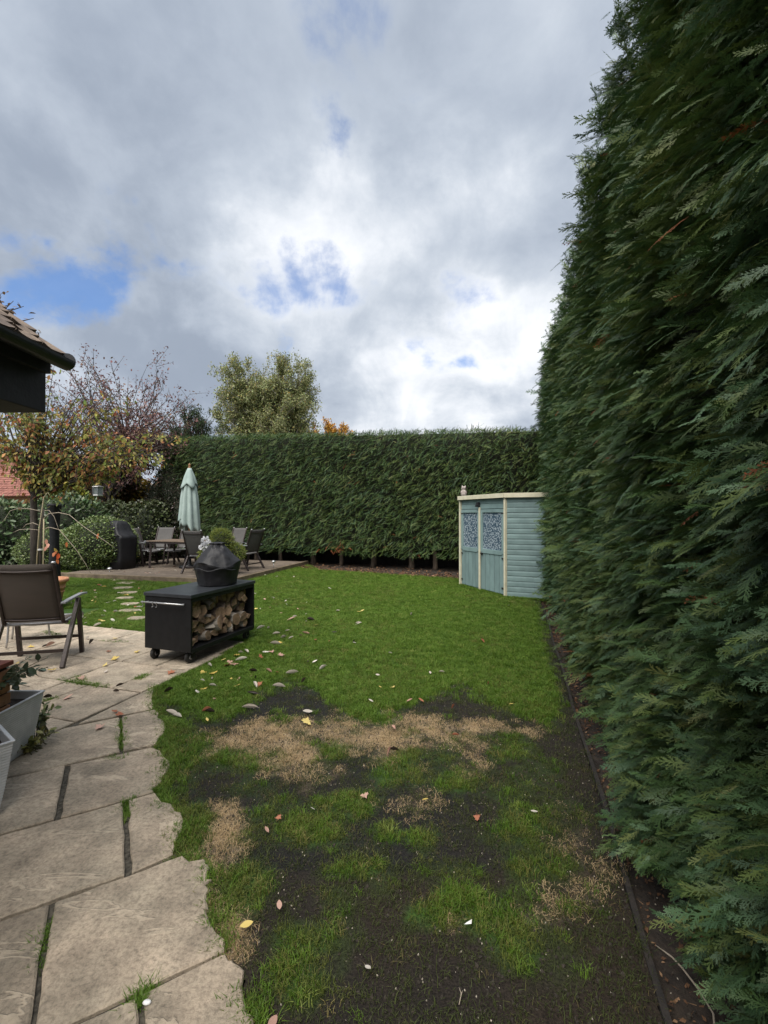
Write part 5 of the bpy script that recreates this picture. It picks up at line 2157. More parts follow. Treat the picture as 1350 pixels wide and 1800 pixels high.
for k, px in enumerate((-110, -60, -10, 30, 70, 108, 140)):
    c_ = W(px, 905, Yl + .2 * math.sin(k * 2.1))
    lob.append(((c_[0], c_[1] + .3, .95 + .12 * math.sin(k * 1.7)), (.72, .6, 1.12 + .06 * math.cos(k))))
shrub('laurel_hedge', 'broad leaved laurel hedge under the neighbouring tiled roof', (lob[3][0][0], Yl + .3, 0), lob, 9000, .16, LAUR, [3, 3, 2, 1], aspect=.36, cat='hedge', split=290)
Yi = 15.0
lob = []
for k, px in enumerate((165, 195, 222, 248, 268)):
    c_ = W(px, 905, Yi + .15 * math.sin(k * 1.9))
    lob.append(((c_[0], c_[1] + .2, .95), (.6, .5, 1.05 + .05 * math.sin(k * 2))))
shrub('ivy_hedge', 'low dark ivy hedge behind the covered grill on the terrace', (lob[2][0][0], Yi + .2, 0), lob, 9000, .085, [s2l(52, 62, 36), s2l(66, 76, 46), s2l(84, 92, 60)], cat='hedge', aspect=.8)
# dark bush closing the corner, left of the far hedge
Yd = 15.3
lob = [((W(285, 900, Yd)[0], Yd + .6, 1.1), (.8, .7, 1.3)), ((W(300, 830, Yd)[0], Yd + .7, 2.4), (.75, .7, 1.35)), ((W(268, 860, Yd)[0], Yd + .8, 1.9), (.65, .6, 1.2)), ((W(318, 850, Yd)[0], Yd + .5, 1.9), (.55, .6, 1.5))]
shrub('corner_bush', 'dark brownish green bush at the left end of the far hedge, behind the parasol', (lob[0][0][0], Yd + .6, 0), lob, 17000, .075, [s2l(50, 52, 38), s2l(62, 60, 46), s2l(70, 56, 50), s2l(46, 56, 36)], aspect=.45)
Yy = 17.0
lob = [((W(236, 858, Yy)[0], Yy, 2.3), (.72, .5, .62)), ((W(212, 868, Yy)[0], Yy + .2, 2.0), (.5, .5, .5))]
shrub('yellow_shrub', 'bright yellow leaved shrub above the ivy hedge', (lob[0][0][0], Yy, 0), lob, 2600, .13, [s2l(190, 160, 60), s2l(170, 146, 58), s2l(204, 176, 84), s2l(140, 126, 60)], aspect=.7, mat=m_leaf, inner=(.05, .04, .015))
lob = [((W(122, 868, 14.6)[0], 14.6, 2.0), (.5, .4, .5)), ((W(140, 876, 14.8)[0], 14.8, 1.9), (.4, .4, .4))]
shrub('yellow_shrub', 'yellow green shrub behind the laurel hedge near the lantern', (lob[0][0][0], 14.6, 0), lob, 1500, .12, [s2l(150, 146, 60), s2l(120, 128, 56), s2l(96, 110, 54)], aspect=.6, mat=m_leaf)
lob = [((W(118, 828, 16)[0], 16, 2.7), (1.1, .5, 1.0)), ((W(168, 838, 16)[0], 16.2, 2.6), (1.0, .5, 1.0)), ((W(212, 820, 16.4)[0], 16.4, 3.0), (.7, .5, .9))]
shrub('copper_shrub', 'tall copper and brown leaved shrub behind the hanging lantern', (lob[0][0][0], 16, 0), lob, 6000, .11, [s2l(92, 74, 56), s2l(120, 92, 62), s2l(84, 86, 54), s2l(132, 104, 66)], aspect=.55, mat=m_leaf, inner=(.02, .016, .012))
#@@PART4
# ================================================================== TERRACOTTA POT AND STAKED SAPLING
m_terra = material('terracotta', s2l(176, 122, 90), s2l(200, 148, 114), 7, .8, .002, 40)
Yk = 7.45
pot = empty('terracotta_pot', (W(84, 900, Yk)[0], Yk, 0))
tag(pot, 'ribbed terracotta pot on the grass behind the paving chair', 'pot')
MB().lathe([(0, .0), (.17, 0), (.175, .02), (.235, .34), (.245, .345), (.248, .365), (.24, .372), (.262, .44), (.285, .445), (.295, .46), (.298, .49), (.285, .505), (.262, .50), (.25, .44), (0, .43)], 40).build('body', m_terra, pot, smooth=True)
MB().lathe([(.222, .275), (.234, .278), (.237, .29), (.228, .296)], 40).build('band', m_terra, pot, smooth=True)
MB().lathe([(0, .44), (.255, .44), (.25, .45), (0, .46)], 24).build('soil', m_soil, pot)
sap = empty('sapling', (W(74, 900, Yk)[0], Yk, .45))
tag(sap, 'nearly bare sapling with arching twigs tied to canes in the terracotta pot', 'tree')
m_twig = material('pale_twig', s2l(140, 128, 112), s2l(170, 158, 142), 12, .8)
m_cane = material('cane', s2l(150, 138, 110), s2l(176, 164, 136), 10, .7, stretch=(3, 3, .5))
MB().tube([W(72, 1018, Yk), W(71, 960, Yk), W(74, 915, Yk), W(77, 895, Yk)], [.02, .018, .015, .012], 8).build('trunk', m_bark_d, sap, smooth=True, world=True)
MB().tube([W(63, 1020, Yk - .06), W(69, 930, Yk - .03), W(77, 874, Yk), W(84, 866, Yk), W(88, 872, Yk)], [.011, .010, .008, .005, .003], 7).build('cane', m_cane, sap, smooth=True, world=True)
MB().tube([W(76, 1020, Yk - .05), W(77, 960, Yk - .03), W(77, 912, Yk)], [.011, .011, .010], 7).build('cane', m_cane, sap, smooth=True, world=True)
MB().lathe([(.030, -.012), (.036, -.012), (.036, .012), (.030, .012)], 12, tuple(W(71, 966, Yk - .02))).build('tie', material('white_tie', s2l(200, 200, 196)), sap, world=True)
for pts_ in (((76, 912), (86, 903), (103, 901), (122, 905), (145, 924), (165, 938), (188, 953), (200, 962)),
             ((75, 898), (86, 897), (95, 908), (101, 924), (106, 938)),
             ((75, 930), (88, 927), (104, 931), (119, 948), (137, 970), (150, 990), (160, 1008)),
             ((73, 899), (55, 895), (34, 893), (18, 898), (9, 912), (4, 918)),
             ((70, 924), (58, 919), (46, 922), (40, 928)),
             ((70, 932), (52, 930), (34, 931), (24, 936))):
    q = [W(x, y, Yk + .02 * i * (1 if len(pts_) % 2 else -1)) for i, (x, y) in enumerate(pts_)]
    MB().tube(q, list(np.linspace(.0075, .0028, len(q))), 6).build('twig', m_twig, sap, smooth=True, world=True)
LV = [((118, 955), 'o'), ((173, 940), 'o'), ((82, 950), 'p'), ((85, 958), 'p'), ((84, 962), 'p'), ((95, 966), 'y'), ((100, 971), 'o'), ((106, 977), 'r'), ((101, 984), 'o'), ((97, 973), 'o'), ((103, 975), 'r')]
lc = {'o': s2l(176, 104, 62), 'p': s2l(206, 150, 130), 'y': s2l(160, 140, 70), 'r': s2l(198, 92, 52)}
leaf_part(sap, np.array([W(x, y - 3, Yk - .05) for (x, y), k in LV]), np.tile(np.array([[.15, -.3, -1.]]), (len(LV), 1)) + NR.normal(0, .25, (len(LV), 3)),
          np.tile(np.array([[.2, -1., .1]]), (len(LV), 1)) + NR.normal(0, .3, (len(LV), 3)), np.full(len(LV), .10), np.array([lc[k] for p_, k in LV]), .5, m_leaf, 'leaf_cluster')
bpy.data.objects['leaf_cluster'].name = 'foliage_remnant'

# ================================================================== HOUSE EAVES (left), PIER, PLANTERS
m_tile = material('clay_tile', s2l(84, 74, 68), s2l(132, 116, 102), 10, .92, .008, 30, rnd=.18)
m_dark_wood = material('black_stained_timber', (.010, .010, .012), (.018, .017, .018), 12, .7, .002, 40)
m_brick = material('brick', s2l(150, 106, 74), s2l(182, 138, 100), 9, .9, .004, 60, rnd=.16)
m_brick_r = material('red_tile', s2l(112, 58, 46), s2l(140, 78, 60), 9, .8, .003, 60, rnd=.1)
house = empty('house', (-2.5, 1.0, 0))
tag(house, 'house corner with clay tiled eaves, black gutter and black boxed soffit', 'house')
HXW, HY1 = -2.12, 2.40
hw = MB().box(((HXW - 2.2), (HY1 - 4.5) / 2, 1.08), (4.4, HY1 + 4.5, 2.2))
m_hb = material('house_brick', s2l(140, 98, 70), s2l(170, 126, 92), 9, .9)
_hn, _hl = m_hb.node_tree.nodes, m_hb.node_tree.links
_bt = _hn.new('ShaderNodeTexBrick')
_bt.inputs['Scale'].default_value = 1.0
_bt.inputs['Brick Width'].default_value = .225
_bt.inputs['Row Height'].default_value = .075
_bt.inputs['Mortar Size'].default_value = .006
_bt.inputs['Color1'].default_value = (*s2l(150, 104, 74), 1)
_bt.inputs['Color2'].default_value = (*s2l(176, 130, 94), 1)
_bt.inputs['Mortar'].default_value = (*s2l(140, 132, 118), 1)
_hs, _hc, _ha = _hn.new('ShaderNodeSeparateXYZ'), _hn.new('ShaderNodeCombineXYZ'), _hn.new('ShaderNodeMath')
_hl.new([x for x in _hn if x.type == 'TEX_COORD'][0].outputs['Object'], _hs.inputs[0])
_hl.new(_hs.outputs[0], _ha.inputs[0])
_hl.new(_hs.outputs[1], _ha.inputs[1])
_hl.new(_ha.outputs[0], _hc.inputs[0])
_hl.new(_hs.outputs[2], _hc.inputs[1])
_hl.new(_hc.outputs[0], _bt.inputs['Vector'])
_hl.new(_bt.outputs['Color'], _hn['Principled BSDF'].inputs['Base Color'])
_hb = _hn.new('ShaderNodeBump')
_hb.inputs['Distance'].default_value = .006
_hb.invert = True
_hl.new(_bt.outputs['Fac'], _hb.inputs['Height'])
_hl.new(_hb.outputs[0], _hn['Principled BSDF'].inputs['Normal'])
hw.build('wall', m_hb, house, world=True)
MB().box((-1.96, (HY1 - 4.5) / 2, 2.195), (.34, HY1 + 4.5, .21)).build('soffit', m_dark_wood, house, world=True, bevel=.004)
# half-round gutter
gv, gf = [], []
ny = 2
for j, y in enumerate((-4.4, HY1 + .015)):
    for k in range(13):
        a = math.pi + math.pi * k / 12
        for rr in (.046, .041):
            gv.append((-1.69 + rr * math.cos(a), y, 2.365 + rr * math.sin(a)))
for k in range(12):
    a0, a1 = 2 * k, 2 * k + 2
    gf += [(a0, a1, a1 + 26, a0 + 26), (a0 + 1, a0 + 27, a1 + 27, a1 + 1)]
    gf += [(a0 + 26, a1 + 26, a1 + 27, a0 + 27), (a0 + 1, a1 + 1, a1, a0)]
MB().add(gv, gf).build('gutter', m_black, house, world=True)
MB().lathe([(0, 0), (.046, 0), (.046, .006), (0, .006)], 20).build('gutter_end', m_black, house, loc=Vector((-1.69, HY1 + .012, 2.365)) - house.location, rot=(rad(-90), 0, 0))
MB().box((-1.765, (HY1 - 4.5) / 2, 2.34), (.03, HY1 + 4.46, .10)).build('fascia', m_dark_wood, house, world=True)
# roof: courses of plain clay tiles, pitched back to the left, cambered and uneven
pitch = rad(38)
rd = Vector((-math.cos(pitch), 0, math.sin(pitch)))
rn_ = Vector((math.sin(pitch), 0, math.cos(pitch)))
tm = []
for k in range(4):
    vs, fs = [], []
    for i in range(6):
        x = (i / 5 - .5) * .160
        cam_ = .014 * (1 - (2 * i / 5 - 1) ** 2) + RS.uniform(-.001, .001)
        for (l_, th) in ((0, 0), (0, .03), (.262, .016), (.262, 0)):
            vs.append((x, l_, cam_ + th))
    for i in range(5):
        a = 4 * i
        fs += [(a, a + 4, a + 5, a + 1), (a + 1, a + 5, a + 6, a + 2), (a + 2, a + 6, a + 7, a + 3), (a + 3, a + 7, a + 4, a)]
    fs += [(0, 1, 2, 3), (23, 22, 21, 20)]
    tm.append(raw_mesh('tile', vs, fs, m_tile))
for c_ in range(11):
    for k in range(26):
        y = HY1 + .03 - .083 - k * .166 - (.083 if c_ % 2 else 0)
        p = Vector((-1.715, y, 2.40)) + rd * (c_ * .10) + rn_ * (.014 * 0 + .018 + RS.uniform(0, .004))
        o = bpy.data.objects.new('roof_tile', tm[(c_ + k) % 4])
        COL.objects.link(o)
        o.parent = house
        tilt = pitch - rad(5.5) + RS.gauss(0, .012)
        # local x along the eaves (y), local y up the slope
        X = Vector((0, -1, RS.gauss(0, .008))).normalized()
        Yv = Vector((-math.cos(tilt), 0, math.sin(tilt)))
        Z = X.cross(Yv)
        M = Matrix((X, Yv, Z)).transposed().to_4x4()
        M.translation = p - house.location
        o.matrix_local = M
# verge mortar bedding at the end and the slope beyond the laid courses
MB().add([(-1.75, HY1 - .01, 2.385), (-1.75 - 1.1, HY1 - .01, 2.385 + 1.1 * math.tan(pitch)), (-1.75 - 1.1, HY1 - .01, 2.43 + 1.1 * math.tan(pitch) - .07), (-1.78, HY1 - .01, 2.36),
          (-1.75, HY1 - .06, 2.385), (-1.75 - 1.1, HY1 - .06, 2.385 + 1.1 * math.tan(pitch)), (-1.75 - 1.1, HY1 - .06, 2.36 + 1.1 * math.tan(pitch)), (-1.78, HY1 - .06, 2.36)],
         [(0, 1, 2, 3), (7, 6, 5, 4), (0, 4, 5, 1), (1, 5, 6, 2), (2, 6, 7, 3), (3, 7, 4, 0)]).build('verge', m_mortar, house, world=True)
rsx = MB()
e0 = Vector((-1.74, 0, 2.375))
e1 = e0 + rd * 3.0
rsx.add([(e0.x, HY1 - .02, e0.z), (e1.x, HY1 - .02, e1.z), (e1.x, -4.4, e1.z), (e0.x, -4.4, e0.z), (e0.x, HY1 - .02, e0.z - .03), (e1.x, HY1 - .02, e1.z - .03), (e1.x, -4.4, e1.z - .03), (e0.x, -4.4, e0.z - .03)],
        [(0, 1, 2, 3), (7, 6, 5, 4), (0, 4, 5, 1), (1, 5, 6, 2), (2, 6, 7, 3), (3, 7, 4, 0)])
rsx.build('roof_deck', m_tile, house, world=True)
# gable end under the slope
MB().add([(HXW, HY1 - .03, 2.15), (-4.0, HY1 - .03, 2.15), (-4.0, HY1 - .03, 4.05), (HXW, HY1 - .03, 2.60), (HXW, HY1 - .2, 2.15), (-4.0, HY1 - .2, 2.15), (-4.0, HY1 - .2, 4.05), (HXW, HY1 - .2, 2.60)],
         [(3, 2, 1, 0), (4, 5, 6, 7), (0, 4, 7, 3), (1, 2, 6, 5), (0, 1, 5, 4), (3, 7, 6, 2)]).build('gable', m_dark_wood, house, world=True)

# ---- low brick pier with a tile cap
pier = empty('brick_pier', (-2.335 - .17, 2.85 - .17, .0), 0)
tag(pier, 'low brick pier with a red tile cap beside the grey planters', 'pier')
MB().box((0, 0, .30), (.31, .31, .60)).build('mortar', m_mortar, pier)
for c_ in range(8):
    z = .035 + c_ * .0745
    s = .335
    for side in range(4):
        off = .0 if c_ % 2 == 0 else .113
        for (a, b_) in ((-s / 2, -s / 2 + .105 + off), (-s / 2 + .115 + off, s / 2 - .112)):
            if b_ - a < .03:
                continue
            o = MB().box(((a + b_) / 2, -s / 2 + .05, z), (b_ - a, .102, .0645)).build('brick', m_brick, pier, bevel=.004)
            o.rotation_euler = (0, 0, side * math.pi / 2)
            o.location = (RS.gauss(0, .001), RS.gauss(0, .001), 0)
for i in range(2):
    for j in range(2):
        MB().box((-.091 + i * .182, -.091 + j * .182, .625), (.178, .178, .028)).build('cap_tile', m_brick_r, pier, bevel=.005)

# ---- grey ribbed planters
m_plant = material('grey_planter', s2l(176, 180, 182), s2l(198, 201, 203), 12, .6, .0006, 90)


def planter(loc, rz, top, bot, h, label):
    t = empty('planter', loc, rz)
    tag(t, label, 'planter')
    nr = 26
    vs, fs = [], []
    cs = [(-1, -1), (1, -1), (1, 1), (-1, 1)]
    lv = []
    for i in range(nr * 2 + 1):
        z = h * i / (nr * 2)
        w = bot + (top - bot) * (z / h) ** .75
        lv.append((w / 2 + (.0025 if i % 2 else -.0012), z))
    lv += [(top / 2 + .006, h - .004), (top / 2 + .006, h + .006), (top / 2 - .012, h + .006), (top / 2 - .016, h - .05)]
    for w, z in lv:
        for x, y in cs:
            k = .93
            vs += [(x * w * (1 if True else k), y * w, z)]
    for i in range(len(lv) - 1):
        for k in range(4):
            fs.append((4 * i + k, 4 * i + (k + 1) % 4, 4 * i + 4 + (k + 1) % 4, 4 * i + 4 + k))
    fs.append((3, 2, 1, 0))
    MB().add(vs, fs).build('body', m_plant, t, bevel=.004)
    MB().box((0, 0, h - .06), (top - .03, top - .03, .03)).build('soil', m_soil, t)
    return t


p1c = Vector(G(36, 1300, .40))
pa_ = rad(52)
q1 = p1c + Vector((-math.cos(pa_), -math.sin(pa_))) * .185 + Vector((-math.sin(pa_), math.cos(pa_))) * .185
pl1 = planter((q1.x - .02, q1.y, .021), pa_, .36, .25, .375, 'pale grey ribbed planter nearest the house wall, in front of the brick pier')
p2c = Vector(G(79, 1217, .37))
q2 = p2c - A2 * .19 + B2 * .17
q2 = Vector((p2c.x - .20, p2c.y - .20))
pl2 = planter((q2.x, q2.y, .021), 0.0, .40, .29, .36, 'pale grey ribbed planter behind the brick pier with a straggly plant')

# plants growing in them
m_stem = material('green_stem', s2l(70, 72, 46), s2l(96, 92, 64), 12, .8)


def straggly(name, label, base, stems, size, cols, spread=.35, h=.35, lean=(0, 0), seed=1, aspect=.55, nl=9, cat='plant'):
    t = empty(name, base)
    tag(t, label, cat)
    q = np.random.default_rng(seed)
    sm_ = MB()
    C, D = [], []
    for _ in range(stems):
        a = q.uniform(0, 6.28)
        e = np.array((math.cos(a) * spread * q.uniform(.3, 1) + lean[0], math.sin(a) * spread * q.uniform(.3, 1) + lean[1], h * q.uniform(.5, 1.1)))
        s = np.array((q.uniform(-.08, .08), q.uniform(-.08, .08), 0.0))
        path = bez(s, np.array((e[0] * .3, e[1] * .3, h * .8)), e, 8)
        sm_.tube(path, list(np.linspace(.004, .0015, 8)), 5)
        for _ in range(nl):
            f = q.uniform(.25, 1) * 6.99
            p = path[int(f)] + (path[int(f) + 1] - path[int(f)]) * (f - int(f))
            C.append(p + np.array(base))
            D.append(unit(q.normal(0, .7, 3) + unit(path[int(f) + 1] - path[int(f)]) * .6))
    sm_.build('stems', m_stem, t, smooth=True)
    C, D = np.array(C), np.array(D)
    k = len(C)
    leaf_part(t, C, D, unit(NR.normal(0, .5, (k, 3)) + np.array((0, -.2, .9))), size * q.uniform(.6, 1.25, k), palette(k, cols), aspect, m_leaf_dark, 'foliage')
    return t


GRN = [s2l(78, 92, 70), s2l(104, 118, 94), s2l(60, 74, 52), s2l(128, 138, 116)]
straggly('potted_plant', 'straggly grey green plant leaning out of the planter behind the pier', (q2.x, q2.y, .34), 26, .055, GRN, .30, .26, (.06, .05), 3, nl=12)
straggly('potted_plant', 'low grey leaved plant in the planter nearest the house wall', (q1.x, q1.y, .36), 22, .035, [s2l(90, 98, 96), s2l(120, 128, 124), s2l(70, 80, 72)], .15, .07, (0, 0), 4, nl=10)
w0 = G(74, 1302)
straggly('weed', 'leggy green weed growing from the paving beside the rear planter', (w0[0], w0[1], .01), 16, .04, [s2l(92, 104, 62), s2l(120, 124, 72), s2l(74, 86, 52)], .12, .26, (.0, .0), 5, nl=12)
w1 = G(56, 1322)
straggly('weed', 'low yellowing weed at the foot of the rear planter', (w1[0], w1[1], .01), 18, .045, [s2l(120, 118, 66), s2l(92, 96, 50), s2l(166, 158, 96)], .16, .09, (0, 0), 6, nl=8)

# ================================================================== TERRACE PLANTER WITH A FEATHERY SHRUB, WHITE BLOOM
Yq = 10.95
bx0 = W(388, 900, Yq)[0]
tub = empty('glazed_tub', (bx0, Yq, DZ))
tag(tub, 'teal glazed tub on the terrace edge, mostly hidden by the covered barbecue', 'pot')
MB().lathe([(0, 0), (.22, 0), (.26, .06), (.34, .30), (.36, .40), (.375, .41), (.375, .435), (.35, .44), (.33, .40), (0, .38)], 36).build('body', material('teal_glaze', s2l(92, 112, 116), s2l(112, 134, 136), 8, .35), tub, smooth=True)
shrub('feathery_shrub', 'feathery yellow green shrub in the glazed tub behind the covered barbecue', (bx0, Yq, DZ + .38),
      [((bx0 + .02, Yq, DZ + .78), (.26, .24, .30)), ((bx0 - .26, Yq, DZ + .5), (.22, .22, .17)), ((bx0 + .30, Yq + .05, DZ + .52), (.24, .22, .2)), ((bx0 - .36, Yq - .05, DZ + .30), (.12, .12, .2))],
      5200, .085, [s2l(112, 122, 56), s2l(134, 142, 72), s2l(92, 106, 50)], aspect=.14, mat=m_leaf, out=1.0)
bl = empty('white_bloom', tuple(W(362, 968, Yq - .45)))
tag(bl, 'clump of white blossom beside the covered barbecue', 'flower')
m_white = material('white_petal', s2l(216, 216, 216), s2l(236, 236, 236), 10, .6)
vs_ = MB()
C, D = [], []
for (px, py, r, n) in ((361, 951, .075, 60), (366, 957, .06, 40), (358, 962, .055, 34), (361, 972, .04, 22), (366, 977, .03, 14)):
    c_ = W(px, py, Yq - .45)
    q = unit(NR.normal(size=(n, 3)))
    C.append(c_ + q * r * .8)
    D.append(q)
C, D = np.concatenate(C), np.concatenate(D)
leaf_part(bl, C, D, unit(NR.normal(size=(len(C), 3))), NR.uniform(.045, .08, len(C)), np.tile(np.array([s2l(226, 226, 230)]), (len(C), 1)), .8, m_leaf, 'petals')
MB().tube([W(361, 955, Yq - .45), W(362, 975, Yq - .44), W(366, 1000, Yq - .40), (W(366, 1000, Yq)[0], Yq - .3, DZ)], .006, 6).build('stem', m_stem, bl, smooth=True, world=True)

# upturned clay dome and leafy plant at the left of the terrace
dm = W(233, 966, 14.2)
dome = empty('clay_dome', (dm[0], 14.2, DZ))
tag(dome, 'clay dome on a dark plinth behind the terrace end chair', 'oven')
MB().box((0, 0, .24), (.5, .4, .48)).build('plinth', m_black, dome, bevel=.01)
MB().lathe([(0, .48), (.22, .48), (.225, .50), (.20, .58), (.14, .66), (.05, .70), (0, .705)], 24).build('dome', m_terra, dome, smooth=True)
straggly('potted_plant', 'broad leaved plant with a yellowing leaf by the terrace end chair', (W(246, 990, 13.3)[0], 13.3, DZ), 7, .17, [s2l(96, 104, 70), s2l(120, 126, 84), s2l(176, 160, 84)], .2, .28, (0, 0), 8, aspect=.8, nl=3)

# ---- little solar lights
def solar(px, py, z, label):
    x, y = G(px, py, z)
    t = empty('solar_light', (x, y, z))
    tag(t, label, 'light')
    MB().tube([(0, 0, -.02), (0, 0, .17)], .009, 8).build('stake', m_silver, t, smooth=True)
    MB().lathe([(0, .15), (.028, .155), (.032, .17), (.028, .19), (0, .19)], 14).build('lens', material('frosted_lens', s2l(190, 190, 186), None, 1, .3), t, smooth=True)
    MB().lathe([(0, .185), (.055, .185), (.058, .195), (.045, .215), (.02, .228), (0, .23)], 18).build('cap', m_silver, t, smooth=True)


solar(193, 1013, 0, 'small silver solar stake light by the stepping stones')
solar(481, 1000, .118, 'small silver solar light on the terrace edge near the far hedge')

# ---- stepping stones across the grass
sm = slab_material()
for i, (px, py, wpx, dpx) in enumerate(((213, 1021, 26, 3.5), (221, 1026.5, 30, 4.5), (217, 1035, 30, 4.5), (227, 1043.5, 28, 4.8), (221, 1053, 28, 4.2), (229, 1063.5, 30, 5.0), (228, 1075.5, 34, 6.5), (242, 1089, 30, 7))):
    x, y = G(px, py)
    w, d = wpx / F * y, dpx * y * y / (F * CH) * .72
    n = 14
    ring = []
    for k in range(n):
        a = 2 * math.pi * k / n
        ca, sa = math.cos(a), math.sin(a)
        e = .55
        ring.append((w / 2 * math.copysign(abs(ca) ** e, ca) * (1 + RS.gauss(0, .05)), d / 2 * math.copysign(abs(sa) ** e, sa) * (1 + RS.gauss(0, .06))))
    o = MB().prism(ring, -.03, .034, .006).build('stepping_stone', m_stone, lawn, loc=(x, y, 0))
    o.rotation_euler = (0, 0, RS.gauss(0, .06))

# ---- hanging lantern in the near tree
Yh = 8.35
lan = empty('lantern', tuple(W(172, 872, Yh)))
tag(lan, 'pale glass lantern hanging from the near autumn tree', 'lantern')
lp = Vector(W(172, 872, Yh))
MB().tube([W(172, 851, Yh), W(171, 838, Yh), W(174, 815, Yh), W(178, 795, Yh)], .004, 6).build('wire', m_black, lan, smooth=True, world=True)
MB().lathe([(0, .205), (.035, .20), (.10, .175), (.108, .165), (.10, .16), (0, .16)], 6).build('cap', m_silver, lan)
MB().lathe([(0, 0), (.085, 0), (.09, .012), (.085, .02), (0, .02)], 6).build('base', m_silver, lan)
gl = material('lantern_glass', s2l(150, 160, 160), s2l(176, 186, 186), 6, .12)
gl.node_tree.nodes['Principled BSDF'].inputs['Transmission Weight'].default_value = .55
MB().lathe([(.078, .02), (.084, .16), (.080, .16), (.074, .02)], 6).build('glass', gl, lan)
for k in range(6):
    a = k * math.pi / 3
    MB().tube([(.084 * math.cos(a), .084 * math.sin(a), .015), (.088 * math.cos(a), .088 * math.sin(a), .165)], .005, 5).build('bar', m_silver, lan)

# ================================================================== NEIGHBOUR'S ROOF
Yn = 19.0
nb_ = empty('neighbour_house', (W(-60, 900, Yn)[0], Yn + 2, 0))
tag(nb_, 'neighbouring low brick house with a red tiled roof beyond the laurel hedge', 'house')
x0, x1 = W(-420, 900, Yn)[0], W(96, 900, Yn)[0]
ez = float(W(0, 872, Yn)[2])
MB().box(((x0 + x1) / 2, Yn + 2.6, ez / 2), (x1 - x0 - .5, 4.8, ez)).build('wall', m_brick, nb_, world=True)
m_rt = material('red_roof_tile', s2l(112, 72, 64), s2l(158, 108, 96), 7, .9, .004, 40, spread=(.35, .65))
rt = MB()
np_ = 20
for i in range(np_):
    t0_, t1_ = i / np_, (i + 1) / np_
    y0, z0 = Yn + 2.6 * t0_, ez + 2.1 * t0_
    y1, z1 = Yn + 2.6 * t1_, ez + 2.1 * t1_
    for k in range(int((x1 - x0) / .24)):
        xa = x0 + k * .24 + (.12 if i % 2 else 0)
        j = RS.uniform(-.012, .012)
        rt.add([(xa, y0 - .02, z0 + .045 + j), (xa + .23, y0 - .02, z0 + .045 - j), (xa + .23, y1, z1 + .012), (xa, y1, z1 + .012), (xa, y0 - .02, z0 + .0), (xa + .23, y0 - .02, z0 + .0)],
               [(0, 1, 2, 3), (4, 5, 1, 0)])
tag(rt.build('roof_tiles', m_rt, nb_, world=True), kind='stuff')
MB().add([(x0, Yn, ez), (x1, Yn, ez), (x1, Yn + 2.6, ez + 2.1), (x0, Yn + 2.6, ez + 2.1), (x0, Yn + 5.2, ez), (x1, Yn + 5.2, ez)], [(0, 1, 2, 3), (3, 2, 5, 4), (0, 3, 4), (1, 5, 2), (0, 4, 5, 1)]).build('roof', m_rt, nb_, world=True)

# ================================================================== FALLEN LEAVES
def maple_outline():
    pts_ = []
    for ang, r in ((-90, .16), (-60, .46), (-38, .30), (-12, .80), (10, .52), (24, .60), (42, .42), (62, .86), (74, .66), (90, 1.0)):
        pts_.append((r * math.cos(rad(ang)), r * math.sin(rad(ang))))
    left = [(-x, y) for x, y in reversed(pts_[1:-1])]
    return pts_ + left


def leaf_obj_mesh(kind, mat, seed):
    q = random.Random(seed)
    if kind == 'maple':
        out_ = maple_outline()
        vs = [(0, 0, .02)] + [(x * .55, y * .55, .05 * q.uniform(-1, 1) + .16 * (x * x + y * y) * q.uniform(.1, 1)) for x, y in out_]
        n = len(out_)
        fs = [(0, 1 + i, 1 + (i + 1) % n) for i in range(n)]
        vs += [(-.012, -.08, .02), (.012, -.08, .02), (.02, -.62, .05)]
        fs.append((n + 1, n + 3, n + 2))
    else:                                                # oval leaf curled along its midrib
        vs, fs = [], []
        nl_, nw = 6, 4
        curl = q.uniform(1.0, 2.6) if kind == 'curl' else q.uniform(.2, .6)
        for i in range(nl_ + 1):
            t = i / nl_
            w = (.17 if kind == 'curl' else .22) * math.sin(math.pi * min(1, t * .93 + .05)) ** .8
            for j in range(nw + 1):
                s = j / nw * 2 - 1
                a = s * curl
                vs.append((w * math.sin(a) / max(curl, .3) * 1.2, (t - .5), .22 * w / .2 * (1 - math.cos(a)) + .12 * (t - .5) ** 2 * (2 if kind == 'curl' else .6)))
        for i in range(nl_):
            for j in range(nw):
                k = i * (nw + 1) + j
                fs.append((k, k + 1, k + nw + 2, k + nw + 1))
        o = len(vs)
        vs += [(-.01, -.5, .02), (.01, -.5, .02), (0.02, -.72, .06)]
        fs.append((o, o + 1, o + 2))
    return raw_mesh('fallen_leaf', vs, fs, mat, True)


lm = {'y': leaf_material('leaf_yellow', s2l(206, 178, 92), s2l(222, 202, 130), trans=.2), 'p': leaf_material('leaf_pale', s2l(186, 176, 164), s2l(220, 213, 204), trans=.15),
      'r': leaf_material('leaf_rust', s2l(150, 92, 66), s2l(176, 116, 90), trans=.15), 'd': leaf_material('leaf_dark', s2l(44, 36, 32), s2l(66, 54, 46), trans=.1),
      'k': leaf_material('leaf_pink', s2l(176, 140, 126), s2l(196, 160, 144), trans=.15)}
LMESH = {(k, c): [leaf_obj_mesh(k, lm[c], 10 * i + len(k) + ord(c)) for i in range(3)] for k in ('maple', 'curl', 'oval') for c in lm}
cname = {'y': 'yellow', 'p': 'pale grey', 'r': 'rust brown', 'd': 'dark shrivelled', 'k': 'pinkish brown'}
kname = {'maple': 'lobed', 'curl': 'curled', 'oval': 'oval'}


